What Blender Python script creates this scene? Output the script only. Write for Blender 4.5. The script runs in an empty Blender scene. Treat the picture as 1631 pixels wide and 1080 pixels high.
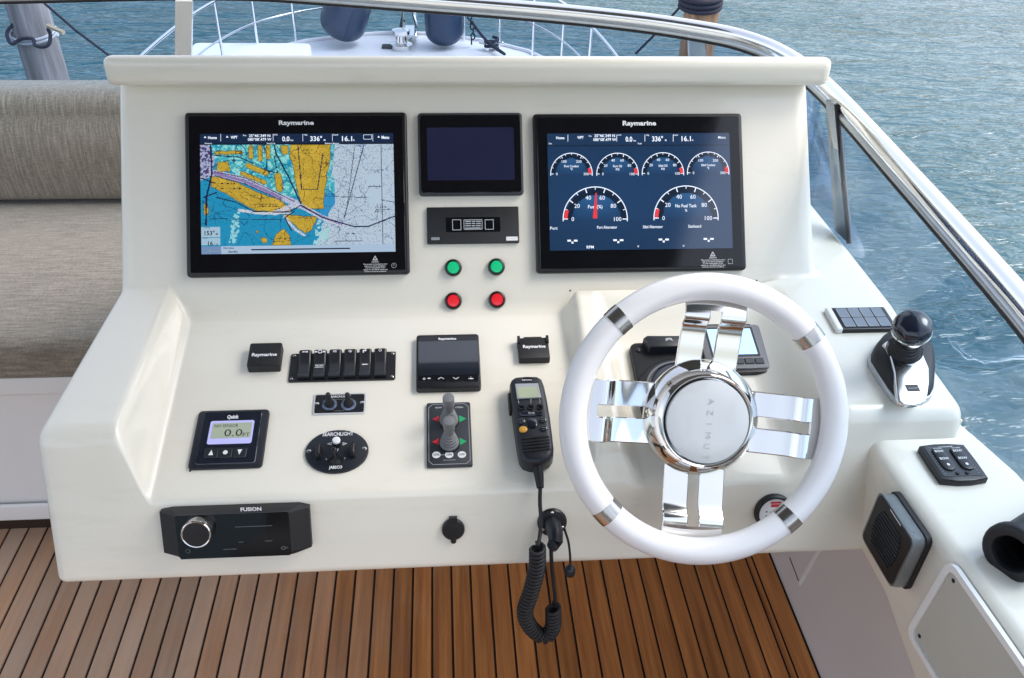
import bpy, bmesh, math, random
import numpy as np
from mathutils import Vector, Matrix
random.seed(7)
rng = np.random.default_rng(5)
R = math.radians
scene = bpy.context.scene
COL = scene.collection

# ------------------------------------------------------------------ camera
FPX = 1400.0                       # focal length in pixels of the 1631 px wide photograph
PW, PH = 1631, 1080
CAM = np.array([0.0, 0.0, 1.75])
Yc = np.array([-127.0, 978.0, FPX]); Yc /= np.linalg.norm(Yc)
Xc = np.array([21100.0, 325.0, FPX]); Xc -= Yc * (Xc @ Yc); Xc /= np.linalg.norm(Xc)
Zc = np.cross(Yc, Xc)
if Zc[1] < 0: Zc = -Zc
WM = np.stack([Xc, Yc, Zc], 1)     # world -> (right, up, forward)
cam_d = bpy.data.cameras.new('camera'); cam = bpy.data.objects.new('camera', cam_d); COL.objects.link(cam)
cam_d.sensor_width = 36; cam_d.lens = 36 * FPX / PW; cam_d.clip_start = 0.05; cam_d.clip_end = 2000
right, up, fwd = WM[0], WM[1], WM[2]
mw = Matrix.Identity(4)
for i in range(3):
    mw[i][0], mw[i][1], mw[i][2], mw[i][3] = right[i], up[i], -fwd[i], CAM[i]
cam.matrix_world = mw
scene.camera = cam

# ------------------------------------------------------------------ sky, sun, exposure
SUN_EL, SUN_AZ = 54, 86            # azimuth from the bow towards starboard
w = bpy.data.worlds.new('World'); scene.world = w; w.use_nodes = True
nt = w.node_tree; nt.nodes.clear()
sky = nt.nodes.new('ShaderNodeTexSky'); sky.sky_type = 'NISHITA'; sky.sun_disc = False
sky.sun_elevation = R(SUN_EL); sky.sun_rotation = R(SUN_AZ); sky.air_density = 1.0; sky.dust_density = 3.0; sky.ozone_density = 2.5
bg = nt.nodes.new('ShaderNodeBackground'); bg.inputs[1].default_value = 0.15
wo = nt.nodes.new('ShaderNodeOutputWorld')
hs = nt.nodes.new('ShaderNodeHueSaturation'); hs.inputs['Saturation'].default_value = 0.50   # thin high cloud whitens the sky
nt.links.new(sky.outputs[0], hs.inputs['Color']); nt.links.new(hs.outputs[0], bg.inputs[0]); nt.links.new(bg.outputs[0], wo.inputs[0])
sd = bpy.data.lights.new('sun', 'SUN'); sun = bpy.data.objects.new('sun', sd); COL.objects.link(sun)
sd.energy = 0.5; sd.angle = R(26); sd.color = (1.0, 0.96, 0.9)
sdir = Vector((math.sin(R(SUN_AZ)) * math.cos(R(SUN_EL)), math.cos(R(SUN_AZ)) * math.cos(R(SUN_EL)), math.sin(R(SUN_EL))))
sun.rotation_euler = sdir.to_track_quat('Z', 'Y').to_euler(); sun.location = (6, 4, 12)
vs = scene.view_settings
vs.view_transform = 'Standard'; vs.look = 'None'; vs.gamma = 1; vs.exposure = 1.40; vs.use_curve_mapping = False

# ------------------------------------------------------------------ helpers: picture measures -> points on real surfaces
def ray(px, py): return WM.T @ np.array([px - PW / 2, PH / 2 - py, FPX])
def onplane(px, py, p0, n):
    d = ray(px, py); return CAM + d * (((np.array(p0) - CAM) @ n) / (d @ n))
def atz(px, py, z): return onplane(px, py, (0, 0, z), np.array([0, 0, 1.0]))
def aty(px, py, y): return onplane(px, py, (0, y, 0), np.array([0, 1.0, 0]))
def depth(px, py, d): return CAM + ray(px, py) * d / FPX

class Frame:
    """surface frame: u to starboard, v up along the surface, w out of it"""
    def __init__(s, o, u, v):
        s.o = np.array(o, float); s.u = np.array(u, float) / np.linalg.norm(u)
        v = np.array(v, float); v -= s.u * (v @ s.u); s.v = v / np.linalg.norm(v); s.w = np.cross(s.u, s.v)
    def uv(s, px, py, w=0.0):
        p = onplane(px, py, s.o + s.w * w, s.w) - s.o
        return float(p @ s.u), float(p @ s.v)
    def pt(s, u, v, w=0.0): return s.o + s.u * u + s.v * v + s.w * w
    def at(s, u, v, w=0.0): 
        f = Frame(s.pt(u, v, w), s.u, s.v); return f
    def mat(s):
        m = Matrix.Identity(4)
        for i in range(3): m[i][0], m[i][1], m[i][2], m[i][3] = s.u[i], s.v[i], s.w[i], s.o[i]
        return m
    def quad(s, pts, w=0.0):
        q = [s.uv(x, y, w) for x, y in pts]     # TL TR BR BL
        u0 = (q[0][0] + q[3][0]) / 2; u1 = (q[1][0] + q[2][0]) / 2
        v1 = (q[0][1] + q[1][1]) / 2; v0 = (q[2][1] + q[3][1]) / 2
        return u0, u1, v0, v1

L1, A2, L3 = R(36.5), R(14.6), R(20)
DN1 = np.array([0, -math.sin(L1), -math.cos(L1)]); DN2 = np.array([0, -math.cos(A2), -math.sin(A2)]); DN3 = np.array([0, -math.sin(L3), -math.cos(L3)])
P1 = Frame(depth(740, 310, 1.48), (1, 0, 0), -DN1); P1.o[0] = 0
_j = P1.pt(*P1.uv(740, 495))
P2 = Frame(_j, (1, 0, 0), -DN2); P2.o[0] = 0
_e = P2.pt(*P2.uv(740, 780))
P3 = Frame(_e, (1, 0, 0), -DN3); P3.o[0] = 0
_s0 = P3.pt(*P3.uv(130, 690)); _s1 = P1.pt(*P1.uv(250, 458)); _ds = _s1 - _s0; _ds[0] = 0
SH = Frame(_s0, (1, 0, 0), _ds); SH.o[0] = 0           # raised shoulders of the console
LOWZ = 0.91
LS = Frame((0, 0, LOWZ), (1, 0, 0), (0, 1, 0))          # lower side shelf
_A = P3.pt(*P3.uv(1385, 700)); _T = atz(1631, 1035, LOWZ); _B = P3.pt(*P3.uv(1370, 876))
_wu = _A - _T                                            # along the wall; u runs forward -> use aft direction so w faces inboard
WL = Frame(_A, -_wu, _A - _B)
if WL.w[0] > 0: WL = Frame(_A, _wu, _A - _B)

# ------------------------------------------------------------------ materials
def lin(c): return tuple(((v / 255) / 12.92 if v / 255 <= 0.04045 else ((v / 255 + 0.055) / 1.055) ** 2.4) for v in c)
def mat(name, col, rough=0.5, metal=0.0, coat=0.0, spec=0.5, em=None, ems=0.0, noise=None, bump=None, coat_r=0.05):
    """noise=(scale, amount) mottles the colour; bump=(scale, strength, distance)"""
    m = bpy.data.materials.new(name); m.use_nodes = True
    n = m.node_tree; b = n.nodes['Principled BSDF']
    b.inputs['Base Color'].default_value = (*col, 1); b.inputs['Roughness'].default_value = rough
    b.inputs['Metallic'].default_value = metal; b.inputs['Coat Weight'].default_value = coat
    b.inputs['Coat Roughness'].default_value = coat_r
    b.inputs['Specular IOR Level'].default_value = spec
    if em: b.inputs['Emission Color'].default_value = (*em, 1); b.inputs['Emission Strength'].default_value = ems
    tc = n.nodes.new('ShaderNodeTexCoord')
    if noise:
        t = n.nodes.new('ShaderNodeTexNoise'); t.inputs['Scale'].default_value = noise[0]; t.inputs['Detail'].default_value = 5
        n.links.new(tc.outputs['Object'], t.inputs['Vector'])
        mx = n.nodes.new('ShaderNodeMixRGB'); mx.blend_type = 'MULTIPLY'; mx.inputs[0].default_value = 1
        mx.inputs[1].default_value = (*col, 1)
        cr = n.nodes.new('ShaderNodeValToRGB'); a = noise[1]
        cr.color_ramp.elements[0].position = 0.3; cr.color_ramp.elements[0].color = (1 - a, 1 - a, 1 - a, 1)
        cr.color_ramp.elements[1].position = 0.7; cr.color_ramp.elements[1].color = (1, 1, 1, 1)
        n.links.new(t.outputs[0], cr.inputs[0]); n.links.new(cr.outputs[0], mx.inputs[2]); n.links.new(mx.outputs[0], b.inputs['Base Color'])
        rr = n.nodes.new('ShaderNodeMapRange'); rr.inputs[3].default_value = max(0, rough - 0.05); rr.inputs[4].default_value = min(1, rough + 0.08)
        n.links.new(t.outputs[0], rr.inputs[0]); n.links.new(rr.outputs[0], b.inputs['Roughness'])
    if bump:
        t2 = n.nodes.new('ShaderNodeTexNoise'); t2.inputs['Scale'].default_value = bump[0]; t2.inputs['Detail'].default_value = 3
        n.links.new(tc.outputs['Object'], t2.inputs['Vector'])
        bp = n.nodes.new('ShaderNodeBump'); bp.inputs['Strength'].default_value = bump[1]; bp.inputs['Distance'].default_value = bump[2]
        n.links.new(t2.outputs[0], bp.inputs['Height']); n.links.new(bp.outputs[0], b.inputs['Normal'])
    return m
GEL = mat('cream_gelcoat', (0.80, 0.764, 0.655), 0.30, coat=0.8, noise=(2.2, 0.03), bump=(3.0, 0.10, 0.004), coat_r=0.06)
def worn(m):
    n = m.node_tree; b = n.nodes['Principled BSDF']; tc = [x for x in n.nodes if x.type == 'TEX_COORD'][0]
    mp = n.nodes.new('ShaderNodeMapping'); mp.inputs['Scale'].default_value = (5, 16, 30); mp.inputs['Rotation'].default_value = (0, R(12), 0); n.links.new(tc.outputs['Object'], mp.inputs[0])
    t = n.nodes.new('ShaderNodeTexNoise'); t.inputs['Scale'].default_value = 1; t.inputs['Detail'].default_value = 7; t.inputs['Roughness'].default_value = 0.7; n.links.new(mp.outputs[0], t.inputs['Vector'])
    r1 = n.nodes.new('ShaderNodeMapRange'); r1.inputs[1].default_value = 0.56; r1.inputs[2].default_value = 0.74; r1.inputs[3].default_value = 0.0; r1.inputs[4].default_value = 1.0; n.links.new(t.outputs[0], r1.inputs[0])
    sp = n.nodes.new('ShaderNodeTexNoise'); sp.inputs['Scale'].default_value = 130; sp.inputs['Detail'].default_value = 2; n.links.new(tc.outputs['Object'], sp.inputs['Vector'])
    r2 = n.nodes.new('ShaderNodeMapRange'); r2.inputs[1].default_value = 0.70; r2.inputs[2].default_value = 0.76; n.links.new(sp.outputs[0], r2.inputs[0])
    mxv = n.nodes.new('ShaderNodeMath'); mxv.operation = 'MAXIMUM'; n.links.new(r1.outputs[0], mxv.inputs[0]); n.links.new(r2.outputs[0], mxv.inputs[1])
    src = b.inputs['Base Color'].links[0].from_socket
    mx = n.nodes.new('ShaderNodeMixRGB'); mx.blend_type = 'MULTIPLY'; mx.inputs[2].default_value = (0.93, 0.92, 0.90, 1); n.links.new(mxv.outputs[0], mx.inputs[0]); n.links.new(src, mx.inputs[1]); n.links.new(mx.outputs[0], b.inputs['Base Color'])
    cw = n.nodes.new('ShaderNodeMapRange'); cw.inputs[3].default_value = 0.05; cw.inputs[4].default_value = 0.28; n.links.new(mxv.outputs[0], cw.inputs[0]); n.links.new(cw.outputs[0], b.inputs['Coat Roughness'])
worn(GEL)
GELW = mat('white_gelcoat', (0.80, 0.785, 0.76), 0.35, coat=0.3, noise=(3, 0.04))
LINER = mat('liner_gelcoat', (0.70, 0.66, 0.65), 0.5, noise=(4, 0.05))  # warm reflection of the teak is tinted into the base colour
PANELW = mat('access_panel_plastic', (0.50, 0.485, 0.42), 0.45, noise=(5, 0.04))
TRIMW = mat('white_frame_plastic', (0.82, 0.81, 0.78), 0.4, noise=(9, 0.03))
WHEELW = mat('white_wheel_lacquer', (0.80, 0.79, 0.79), 0.28, coat=0.3, noise=(6, 0.02), coat_r=0.1)
CAPW = mat('pearl_cap', (0.58, 0.61, 0.62), 0.22, coat=0.6, noise=(8, 0.02))
BLK = mat('black_plastic', (0.007, 0.007, 0.009), 0.34, noise=(60, 0.25))
BLKS = mat('black_satin', (0.010, 0.0105, 0.012), 0.5, noise=(80, 0.25), bump=(900, 0.15, 0.0005))
BLKG = mat('black_gloss', (0.005, 0.005, 0.007), 0.06, spec=0.45, noise=(30, 0.2))
NAVY = mat('dark_blue_black_plastic', (0.009, 0.012, 0.019), 0.42, noise=(50, 0.2))
NAVYG = mat('dark_blue_gloss', (0.010, 0.014, 0.026), 0.12, coat=0.5, noise=(50, 0.2))
RUB = mat('black_rubber', (0.010, 0.010, 0.012), 0.6, noise=(90, 0.3))
GRYK = mat('grey_boot_rubber', (0.17, 0.175, 0.18), 0.55, noise=(60, 0.12))
GRYF = mat('grey_instrument_frame', (0.19, 0.19, 0.20), 0.4, noise=(60, 0.1))
DGRY = mat('charcoal_panel', (0.030, 0.034, 0.041), 0.4, noise=(60, 0.15))
CHROME = mat('polished_steel', (0.74, 0.73, 0.71), 0.045, metal=1.0, noise=(12, 0.03))
STEEL = mat('brushed_steel', (0.55, 0.53, 0.50), 0.22, metal=1.0, noise=(40, 0.15))
RAILM = mat('rail_steel', (0.88, 0.88, 0.89), 0.10, metal=1.0, noise=(10, 0.04))
DSILV = mat('dark_silver_shell', (0.20, 0.225, 0.24), 0.28, metal=0.5, noise=(50, 0.1))
SILV = mat('silver_paint', (0.52, 0.55, 0.57), 0.3, metal=0.6, noise=(50, 0.1))
PRINT = mat('white_print', (0.80, 0.80, 0.80), 0.5, noise=(300, 0.05))
PRINTG = mat('grey_print', (0.38, 0.40, 0.42), 0.4, noise=(300, 0.05))
PRINTD = mat('dark_print', (0.02, 0.022, 0.03), 0.5, noise=(300, 0.1))
REDP = mat('red_print', (0.62, 0.02, 0.03), 0.4, noise=(200, 0.1))
GRNP = mat('green_print', (0.02, 0.42, 0.16), 0.4, noise=(200, 0.1))
REDL = mat('red_lens', (0.66, 0.012, 0.02), 0.25, coat=0.5, noise=(120, 0.12), em=(0.8, 0.02, 0.03), ems=0.12)
GRNL = mat('green_lens', (0.01, 0.42, 0.16), 0.25, coat=0.5, noise=(120, 0.12), em=(0.0, 0.6, 0.25), ems=0.12)
ORNG = mat('orange_key', (0.72, 0.36, 0.04), 0.4, noise=(150, 0.1))
LCDG = mat('grey_green_lcd', (0.30, 0.34, 0.26), 0.15, coat=0.3, noise=(70, 0.05), em=(0.45, 0.5, 0.38), ems=0.10)
LCDY = mat('pale_green_lcd', (0.42, 0.47, 0.33), 0.12, coat=0.5, noise=(70, 0.05))
LILAC = mat('lilac_backlit_frame', (0.34, 0.34, 0.58), 0.3, noise=(70, 0.04), em=(0.50, 0.50, 0.90), ems=0.16)
BLUEL = mat('blue_lit_lcd', (0.25, 0.42, 0.70), 0.15, coat=0.3, noise=(70, 0.05), em=(0.28, 0.48, 0.85), ems=0.55)
DARKS = mat('dark_glow_lcd', (0.006, 0.007, 0.016), 0.08, spec=0.45, noise=(20, 0.3), em=(0.010, 0.012, 0.035), ems=0.35)  # weak blue emission gives the dark screen its glow
GSEAM = mat('caulk_black', (0.008, 0.008, 0.008), 0.7, noise=(40, 0.2))
FENDM = mat('navy_fender_vinyl', (0.010, 0.032, 0.080), 0.35, noise=(6, 0.15), coat=0.2)
FOAMW = mat('white_cushion_vinyl', (0.78, 0.78, 0.80), 0.5, noise=(9, 0.04))
ROPED = mat('dark_rope', (0.02, 0.025, 0.05), 0.8, noise=(120, 0.3), bump=(160, 0.6, 0.004))
ROPEL = mat('pale_rope', (0.55, 0.56, 0.60), 0.8, noise=(120, 0.2), bump=(160, 0.6, 0.004))
KICK = mat('dark_brown_kick_board', (0.035, 0.018, 0.012), 0.5, noise=(8, 0.3))
ROOFM = mat('hardtop_underside', (0.20, 0.19, 0.18), 0.5, noise=(3, 0.05))
HULLW = mat('hull_white', (0.78, 0.76, 0.79), 0.4, noise=(1.5, 0.06))

ROCK = mat('rocker_plastic', (0.017, 0.018, 0.022), 0.36, noise=(60, 0.2))
KEYG = mat('slate_key', (0.19, 0.22, 0.26), 0.35, noise=(60, 0.1))
def glow(name, strength=1.0, gloss=0.1, tint=1.0):
    """lit screen, colour from the mesh's own 'col' attribute"""
    m = bpy.data.materials.new(name); m.use_nodes = True; n = m.node_tree; b = n.nodes['Principled BSDF']
    a = n.nodes.new('ShaderNodeVertexColor'); a.layer_name = 'col'
    b.inputs['Base Color'].default_value = (0.004, 0.004, 0.006, 1); b.inputs['Roughness'].default_value = gloss; b.inputs['Specular IOR Level'].default_value = 0.9
    n.links.new(a.outputs[0], b.inputs['Emission Color']); b.inputs['Emission Strength'].default_value = strength
    return m
SCREEN_S = 0.37
SCR = glow('lit_screen', SCREEN_S)
SCRT = mat('lit_white_text', (0.3, 0.3, 0.3), 0.3, em=(0.72, 0.80, 0.95), ems=SCREEN_S, noise=(90, 0.02))
SCRD = mat('lit_dark_text', (0.02, 0.02, 0.03), 0.3, noise=(90, 0.02))
SCRR = mat('lit_red_mark', (0.1, 0.0, 0.0), 0.3, em=(0.75, 0.04, 0.05), ems=SCREEN_S, noise=(90, 0.02))

STUFF = ('status_text', 'status_icon')
def teak():
    m = bpy.data.materials.new('teak'); m.use_nodes = True; n = m.node_tree; b = n.nodes['Principled BSDF']
    geo = n.nodes.new('ShaderNodeNewGeometry'); oi = n.nodes.new('ShaderNodeObjectInfo')
    mp = n.nodes.new('ShaderNodeMapping'); mp.inputs['Scale'].default_value = (55, 2.2, 30)
    ofs = n.nodes.new('ShaderNodeVectorMath'); ofs.operation = 'MULTIPLY_ADD'; ofs.inputs[1].default_value = (0, 0, 0)
    cmb = n.nodes.new('ShaderNodeCombineXYZ'); mul = n.nodes.new('ShaderNodeMath'); mul.operation = 'MULTIPLY'; mul.inputs[1].default_value = 40
    n.links.new(oi.outputs['Random'], mul.inputs[0]); n.links.new(mul.outputs[0], cmb.inputs[1]); n.links.new(mul.outputs[0], cmb.inputs[2])
    add = n.nodes.new('ShaderNodeVectorMath'); add.operation = 'ADD'
    n.links.new(geo.outputs['Position'], add.inputs[0]); n.links.new(cmb.outputs[0], add.inputs[1]); n.links.new(add.outputs[0], mp.inputs[0])
    g = n.nodes.new('ShaderNodeTexNoise'); g.inputs['Scale'].default_value = 1; g.inputs['Detail'].default_value = 8; g.inputs['Roughness'].default_value = 0.65
    n.links.new(mp.outputs[0], g.inputs['Vector'])
    cr = n.nodes.new('ShaderNodeValToRGB'); e = cr.color_ramp.elements
    e[0].position = 0.28; e[0].color = (0.27, 0.092, 0.023, 1); e[1].position = 0.75; e[1].color = (0.68, 0.285, 0.082, 1)
    n.links.new(g.outputs[0], cr.inputs[0])
    # silver-grey weathered patches; sky sheen painted in as more grey towards port
    pn = n.nodes.new('ShaderNodeTexNoise'); pn.inputs['Scale'].default_value = 3.2; pn.inputs['Detail'].default_value = 4
    n.links.new(add.outputs[0], pn.inputs['Vector'])
    sx = n.nodes.new('ShaderNodeSeparateXYZ'); n.links.new(geo.outputs['Position'], sx.inputs[0])
    mr = n.nodes.new('ShaderNodeMapRange'); mr.inputs[1].default_value = 0.15; mr.inputs[2].default_value = -0.65; mr.inputs[3].default_value = -0.38; mr.inputs[4].default_value = 0.36
    n.links.new(sx.outputs[0], mr.inputs[0])
    ad2 = n.nodes.new('ShaderNodeMath'); ad2.operation = 'ADD'; n.links.new(pn.outputs[0], ad2.inputs[0]); n.links.new(mr.outputs[0], ad2.inputs[1])
    mr2 = n.nodes.new('ShaderNodeMapRange'); mr2.inputs[1].default_value = 0.3; mr2.inputs[2].default_value = 1.0; mr2.inputs[4].default_value = 0.8
    n.links.new(ad2.outputs[0], mr2.inputs[0])
    mx = n.nodes.new('ShaderNodeMixRGB'); mx.inputs[2].default_value = (0.54, 0.405, 0.30, 1)
    n.links.new(mr2.outputs[0], mx.inputs[0]); n.links.new(cr.outputs[0], mx.inputs[1])
    hv = n.nodes.new('ShaderNodeHueSaturation'); rv = n.nodes.new('ShaderNodeMapRange'); rv.inputs[3].default_value = 0.84; rv.inputs[4].default_value = 1.16
    n.links.new(oi.outputs['Random'], rv.inputs[0]); n.links.new(rv.outputs[0], hv.inputs['Value']); n.links.new(mx.outputs[0], hv.inputs['Color'])
    n.links.new(hv.outputs[0], b.inputs['Base Color']); b.inputs['Roughness'].default_value = 0.62
    bp = n.nodes.new('ShaderNodeBump'); bp.inputs['Strength'].default_value = 0.25; bp.inputs['Distance'].default_value = 0.002
    n.links.new(g.outputs[0], bp.inputs['Height']); n.links.new(bp.outputs[0], b.inputs['Normal'])
    return m
TEAK = teak()

def woven(name, along):
    """taupe woven cloth, yarn streaks running along one axis of the object"""
    m = bpy.data.materials.new(name); m.use_nodes = True; n = m.node_tree; b = n.nodes['Principled BSDF']
    tc = n.nodes.new('ShaderNodeTexCoord')
    def streak(sc, det):
        mp = n.nodes.new('ShaderNodeMapping'); mp.inputs['Scale'].default_value = sc; n.links.new(tc.outputs['Object'], mp.inputs[0])
        t = n.nodes.new('ShaderNodeTexNoise'); t.inputs['Scale'].default_value = 1; t.inputs['Detail'].default_value = det; t.inputs['Roughness'].default_value = 0.7
        n.links.new(mp.outputs[0], t.inputs['Vector']); return t
    if along == 'z': a = streak((260, 20, 16), 5); c = streak((110, 110, 520), 2)
    else: a = streak((20, 260, 90), 5); c = streak((520, 110, 110), 2)
    mx0 = n.nodes.new('ShaderNodeMath'); mx0.operation = 'MULTIPLY_ADD'; mx0.inputs[1].default_value = 0.62
    m2 = n.nodes.new('ShaderNodeMath'); m2.operation = 'MULTIPLY'; m2.inputs[1].default_value = 0.38
    n.links.new(c.outputs[0], m2.inputs[0]); n.links.new(a.outputs[0], mx0.inputs[0]); n.links.new(m2.outputs[0], mx0.inputs[2])
    cr = n.nodes.new('ShaderNodeValToRGB'); e = cr.color_ramp.elements
    e[0].position = 0.36; e[0].color = (0.135, 0.115, 0.088, 1); e[1].position = 0.66; e[1].color = (0.37, 0.318, 0.248, 1)
    k = cr.color_ramp.elements.new(0.5); k.color = (0.225, 0.192, 0.147, 1)
    n.links.new(mx0.outputs[0], cr.inputs[0]); n.links.new(cr.outputs[0], b.inputs['Base Color'])
    b.inputs['Roughness'].default_value = 0.85; b.inputs['Sheen Weight'].default_value = 0.25
    bp = n.nodes.new('ShaderNodeBump'); bp.inputs['Strength'].default_value = 0.5; bp.inputs['Distance'].default_value = 0.003
    n.links.new(mx0.outputs[0], bp.inputs['Height']); n.links.new(bp.outputs[0], b.inputs['Normal'])
    return m
CLOTHV = woven('woven_cloth_upright', 'z'); CLOTHH = woven('woven_cloth_across', 'x')

def water_mat():
    m = bpy.data.materials.new('sea_water'); m.use_nodes = True; n = m.node_tree; b = n.nodes['Principled BSDF']
    b.inputs['Base Color'].default_value = (0.003, 0.074, 0.098, 1); b.inputs['Roughness'].default_value = 0.12; b.inputs['IOR'].default_value = 1.52
    geo = n.nodes.new('ShaderNodeNewGeometry')
    def nz(scale, rot, det, dist=0.0):
        mp = n.nodes.new('ShaderNodeMapping'); mp.inputs['Rotation'].default_value = (0, 0, R(rot)); mp.inputs['Scale'].default_value = scale
        n.links.new(geo.outputs['Position'], mp.inputs[0])
        t = n.nodes.new('ShaderNodeTexNoise'); t.inputs['Scale'].default_value = 1; t.inputs['Detail'].default_value = det; t.inputs['Distortion'].default_value = dist
        t.inputs['Roughness'].default_value = 0.55
        n.links.new(mp.outputs[0], t.inputs['Vector']); return t
    a = nz((0.95, 2.4, 1), 20, 3, 0.5); c = nz((0.22, 0.5, 1), 28, 2, 0.3); d = nz((3.2, 7.5, 1), 14, 2.5, 0.7)
    wp = nz((0.07, 0.16, 1), 24, 3, 0.8)      # wind patches: rougher and smoother areas
    wm = n.nodes.new('ShaderNodeMapRange'); wm.inputs[1].default_value = 0.35; wm.inputs[2].default_value = 0.65; wm.inputs[3].default_value = 0.55; wm.inputs[4].default_value = 1.0; n.links.new(wp.outputs[0], wm.inputs[0])
    prev = None
    for t, dist in ((c, 0.20), (a, 0.15), (d, 0.046)):
        sq = n.nodes.new('ShaderNodeMath'); sq.operation = 'POWER'; sq.inputs[1].default_value = 1.6; n.links.new(t.outputs[0], sq.inputs[0])
        bp = n.nodes.new('ShaderNodeBump'); bp.inputs['Strength'].default_value = 1.0; bp.inputs['Distance'].default_value = dist; n.links.new(wm.outputs[0], bp.inputs['Strength'])
        n.links.new(sq.outputs[0], bp.inputs['Height'])
        if prev: n.links.new(prev.outputs[0], bp.inputs['Normal'])
        prev = bp
    n.links.new(prev.outputs[0], b.inputs['Normal'])
    return m
WATER = water_mat()

def glass_mat(name, tint, refl=0.06):
    m = bpy.data.materials.new(name); m.use_nodes = True; n = m.node_tree; n.nodes.clear()
    tr = n.nodes.new('ShaderNodeBsdfTransparent'); tr.inputs[0].default_value = (*tint, 1)
    gl = n.nodes.new('ShaderNodeBsdfGlossy'); gl.inputs['Roughness'].default_value = 0.02; gl.inputs[0].default_value = (1, 1, 1, 1)
    lw = n.nodes.new('ShaderNodeLayerWeight'); lw.inputs[0].default_value = 0.5
    pw = n.nodes.new('ShaderNodeMath'); pw.operation = 'POWER'; pw.inputs[1].default_value = 5; n.links.new(lw.outputs['Facing'], pw.inputs[0])
    fr = n.nodes.new('ShaderNodeMath'); fr.operation = 'MULTIPLY_ADD'; fr.inputs[1].default_value = 0.40; fr.inputs[2].default_value = 0.018; n.links.new(pw.outputs[0], fr.inputs[0])
    tx = n.nodes.new('ShaderNodeTexNoise'); tx.inputs['Scale'].default_value = 4
    mr = n.nodes.new('ShaderNodeMapRange'); mr.inputs[3].default_value = 0.9; mr.inputs[4].default_value = 1.0; n.links.new(tx.outputs[0], mr.inputs[0])
    mu = n.nodes.new('ShaderNodeMath'); mu.operation = 'MULTIPLY'; n.links.new(fr.outputs[0], mu.inputs[0]); n.links.new(mr.outputs[0], mu.inputs[1])
    mix = n.nodes.new('ShaderNodeMixShader'); out = n.nodes.new('ShaderNodeOutputMaterial')
    n.links.new(mu.outputs[0], mix.inputs[0]); n.links.new(tr.outputs[0], mix.inputs[1]); n.links.new(gl.outputs[0], mix.inputs[2]); n.links.new(mix.outputs[0], out.inputs[0])
    return m
GLASS = glass_mat('tinted_windscreen_glass', (0.78, 0.85, 0.92))

def pile_mat(name, c0, c1):
    m = bpy.data.materials.new(name); m.use_nodes = True; n = m.node_tree; b = n.nodes['Principled BSDF']
    tc = n.nodes.new('ShaderNodeTexCoord'); mp = n.nodes.new('ShaderNodeMapping'); mp.inputs['Scale'].default_value = (16, 16, 1.2)
    n.links.new(tc.outputs['Object'], mp.inputs[0])
    t = n.nodes.new('ShaderNodeTexNoise'); t.inputs['Scale'].default_value = 1; t.inputs['Detail'].default_value = 8
    n.links.new(mp.outputs[0], t.inputs['Vector'])
    cr = n.nodes.new('ShaderNodeValToRGB'); cr.color_ramp.elements[0].position = 0.3; cr.color_ramp.elements[1].position = 0.7
    cr.color_ramp.elements[0].color = (*c0, 1); cr.color_ramp.elements[1].color = (*c1, 1)
    n.links.new(t.outputs[0], cr.inputs[0]); n.links.new(cr.outputs[0], b.inputs['Base Color']); b.inputs['Roughness'].default_value = 0.85
    bp = n.nodes.new('ShaderNodeBump'); bp.inputs['Distance'].default_value = 0.02; n.links.new(t.outputs[0], bp.inputs['Height']); n.links.new(bp.outputs[0], b.inputs['Normal'])
    return m

# ------------------------------------------------------------------ mesh builder
_txt = {}
def text_mesh(s, bold, spacing):
    k = (s, bold, spacing)
    if k not in _txt:
        c = bpy.data.curves.new('lettering', 'FONT'); c.body = s; c.size = 1; c.resolution_u = 2; c.fill_mode = 'FRONT'
        c.offset = bold; c.space_character = spacing; c.align_x = 'LEFT'
        o = bpy.data.objects.new('lettering', c); COL.objects.link(o)
        dg = bpy.context.evaluated_depsgraph_get(); me = bpy.data.meshes.new_from_object(o.evaluated_get(dg))
        co = [v.co.copy() for v in me.vertices]; fs = [tuple(p.vertices) for p in me.polygons]
        bpy.data.objects.remove(o); bpy.data.curves.remove(c); bpy.data.meshes.remove(me)
        _txt[k] = (co, fs)
    return _txt[k]

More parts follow.
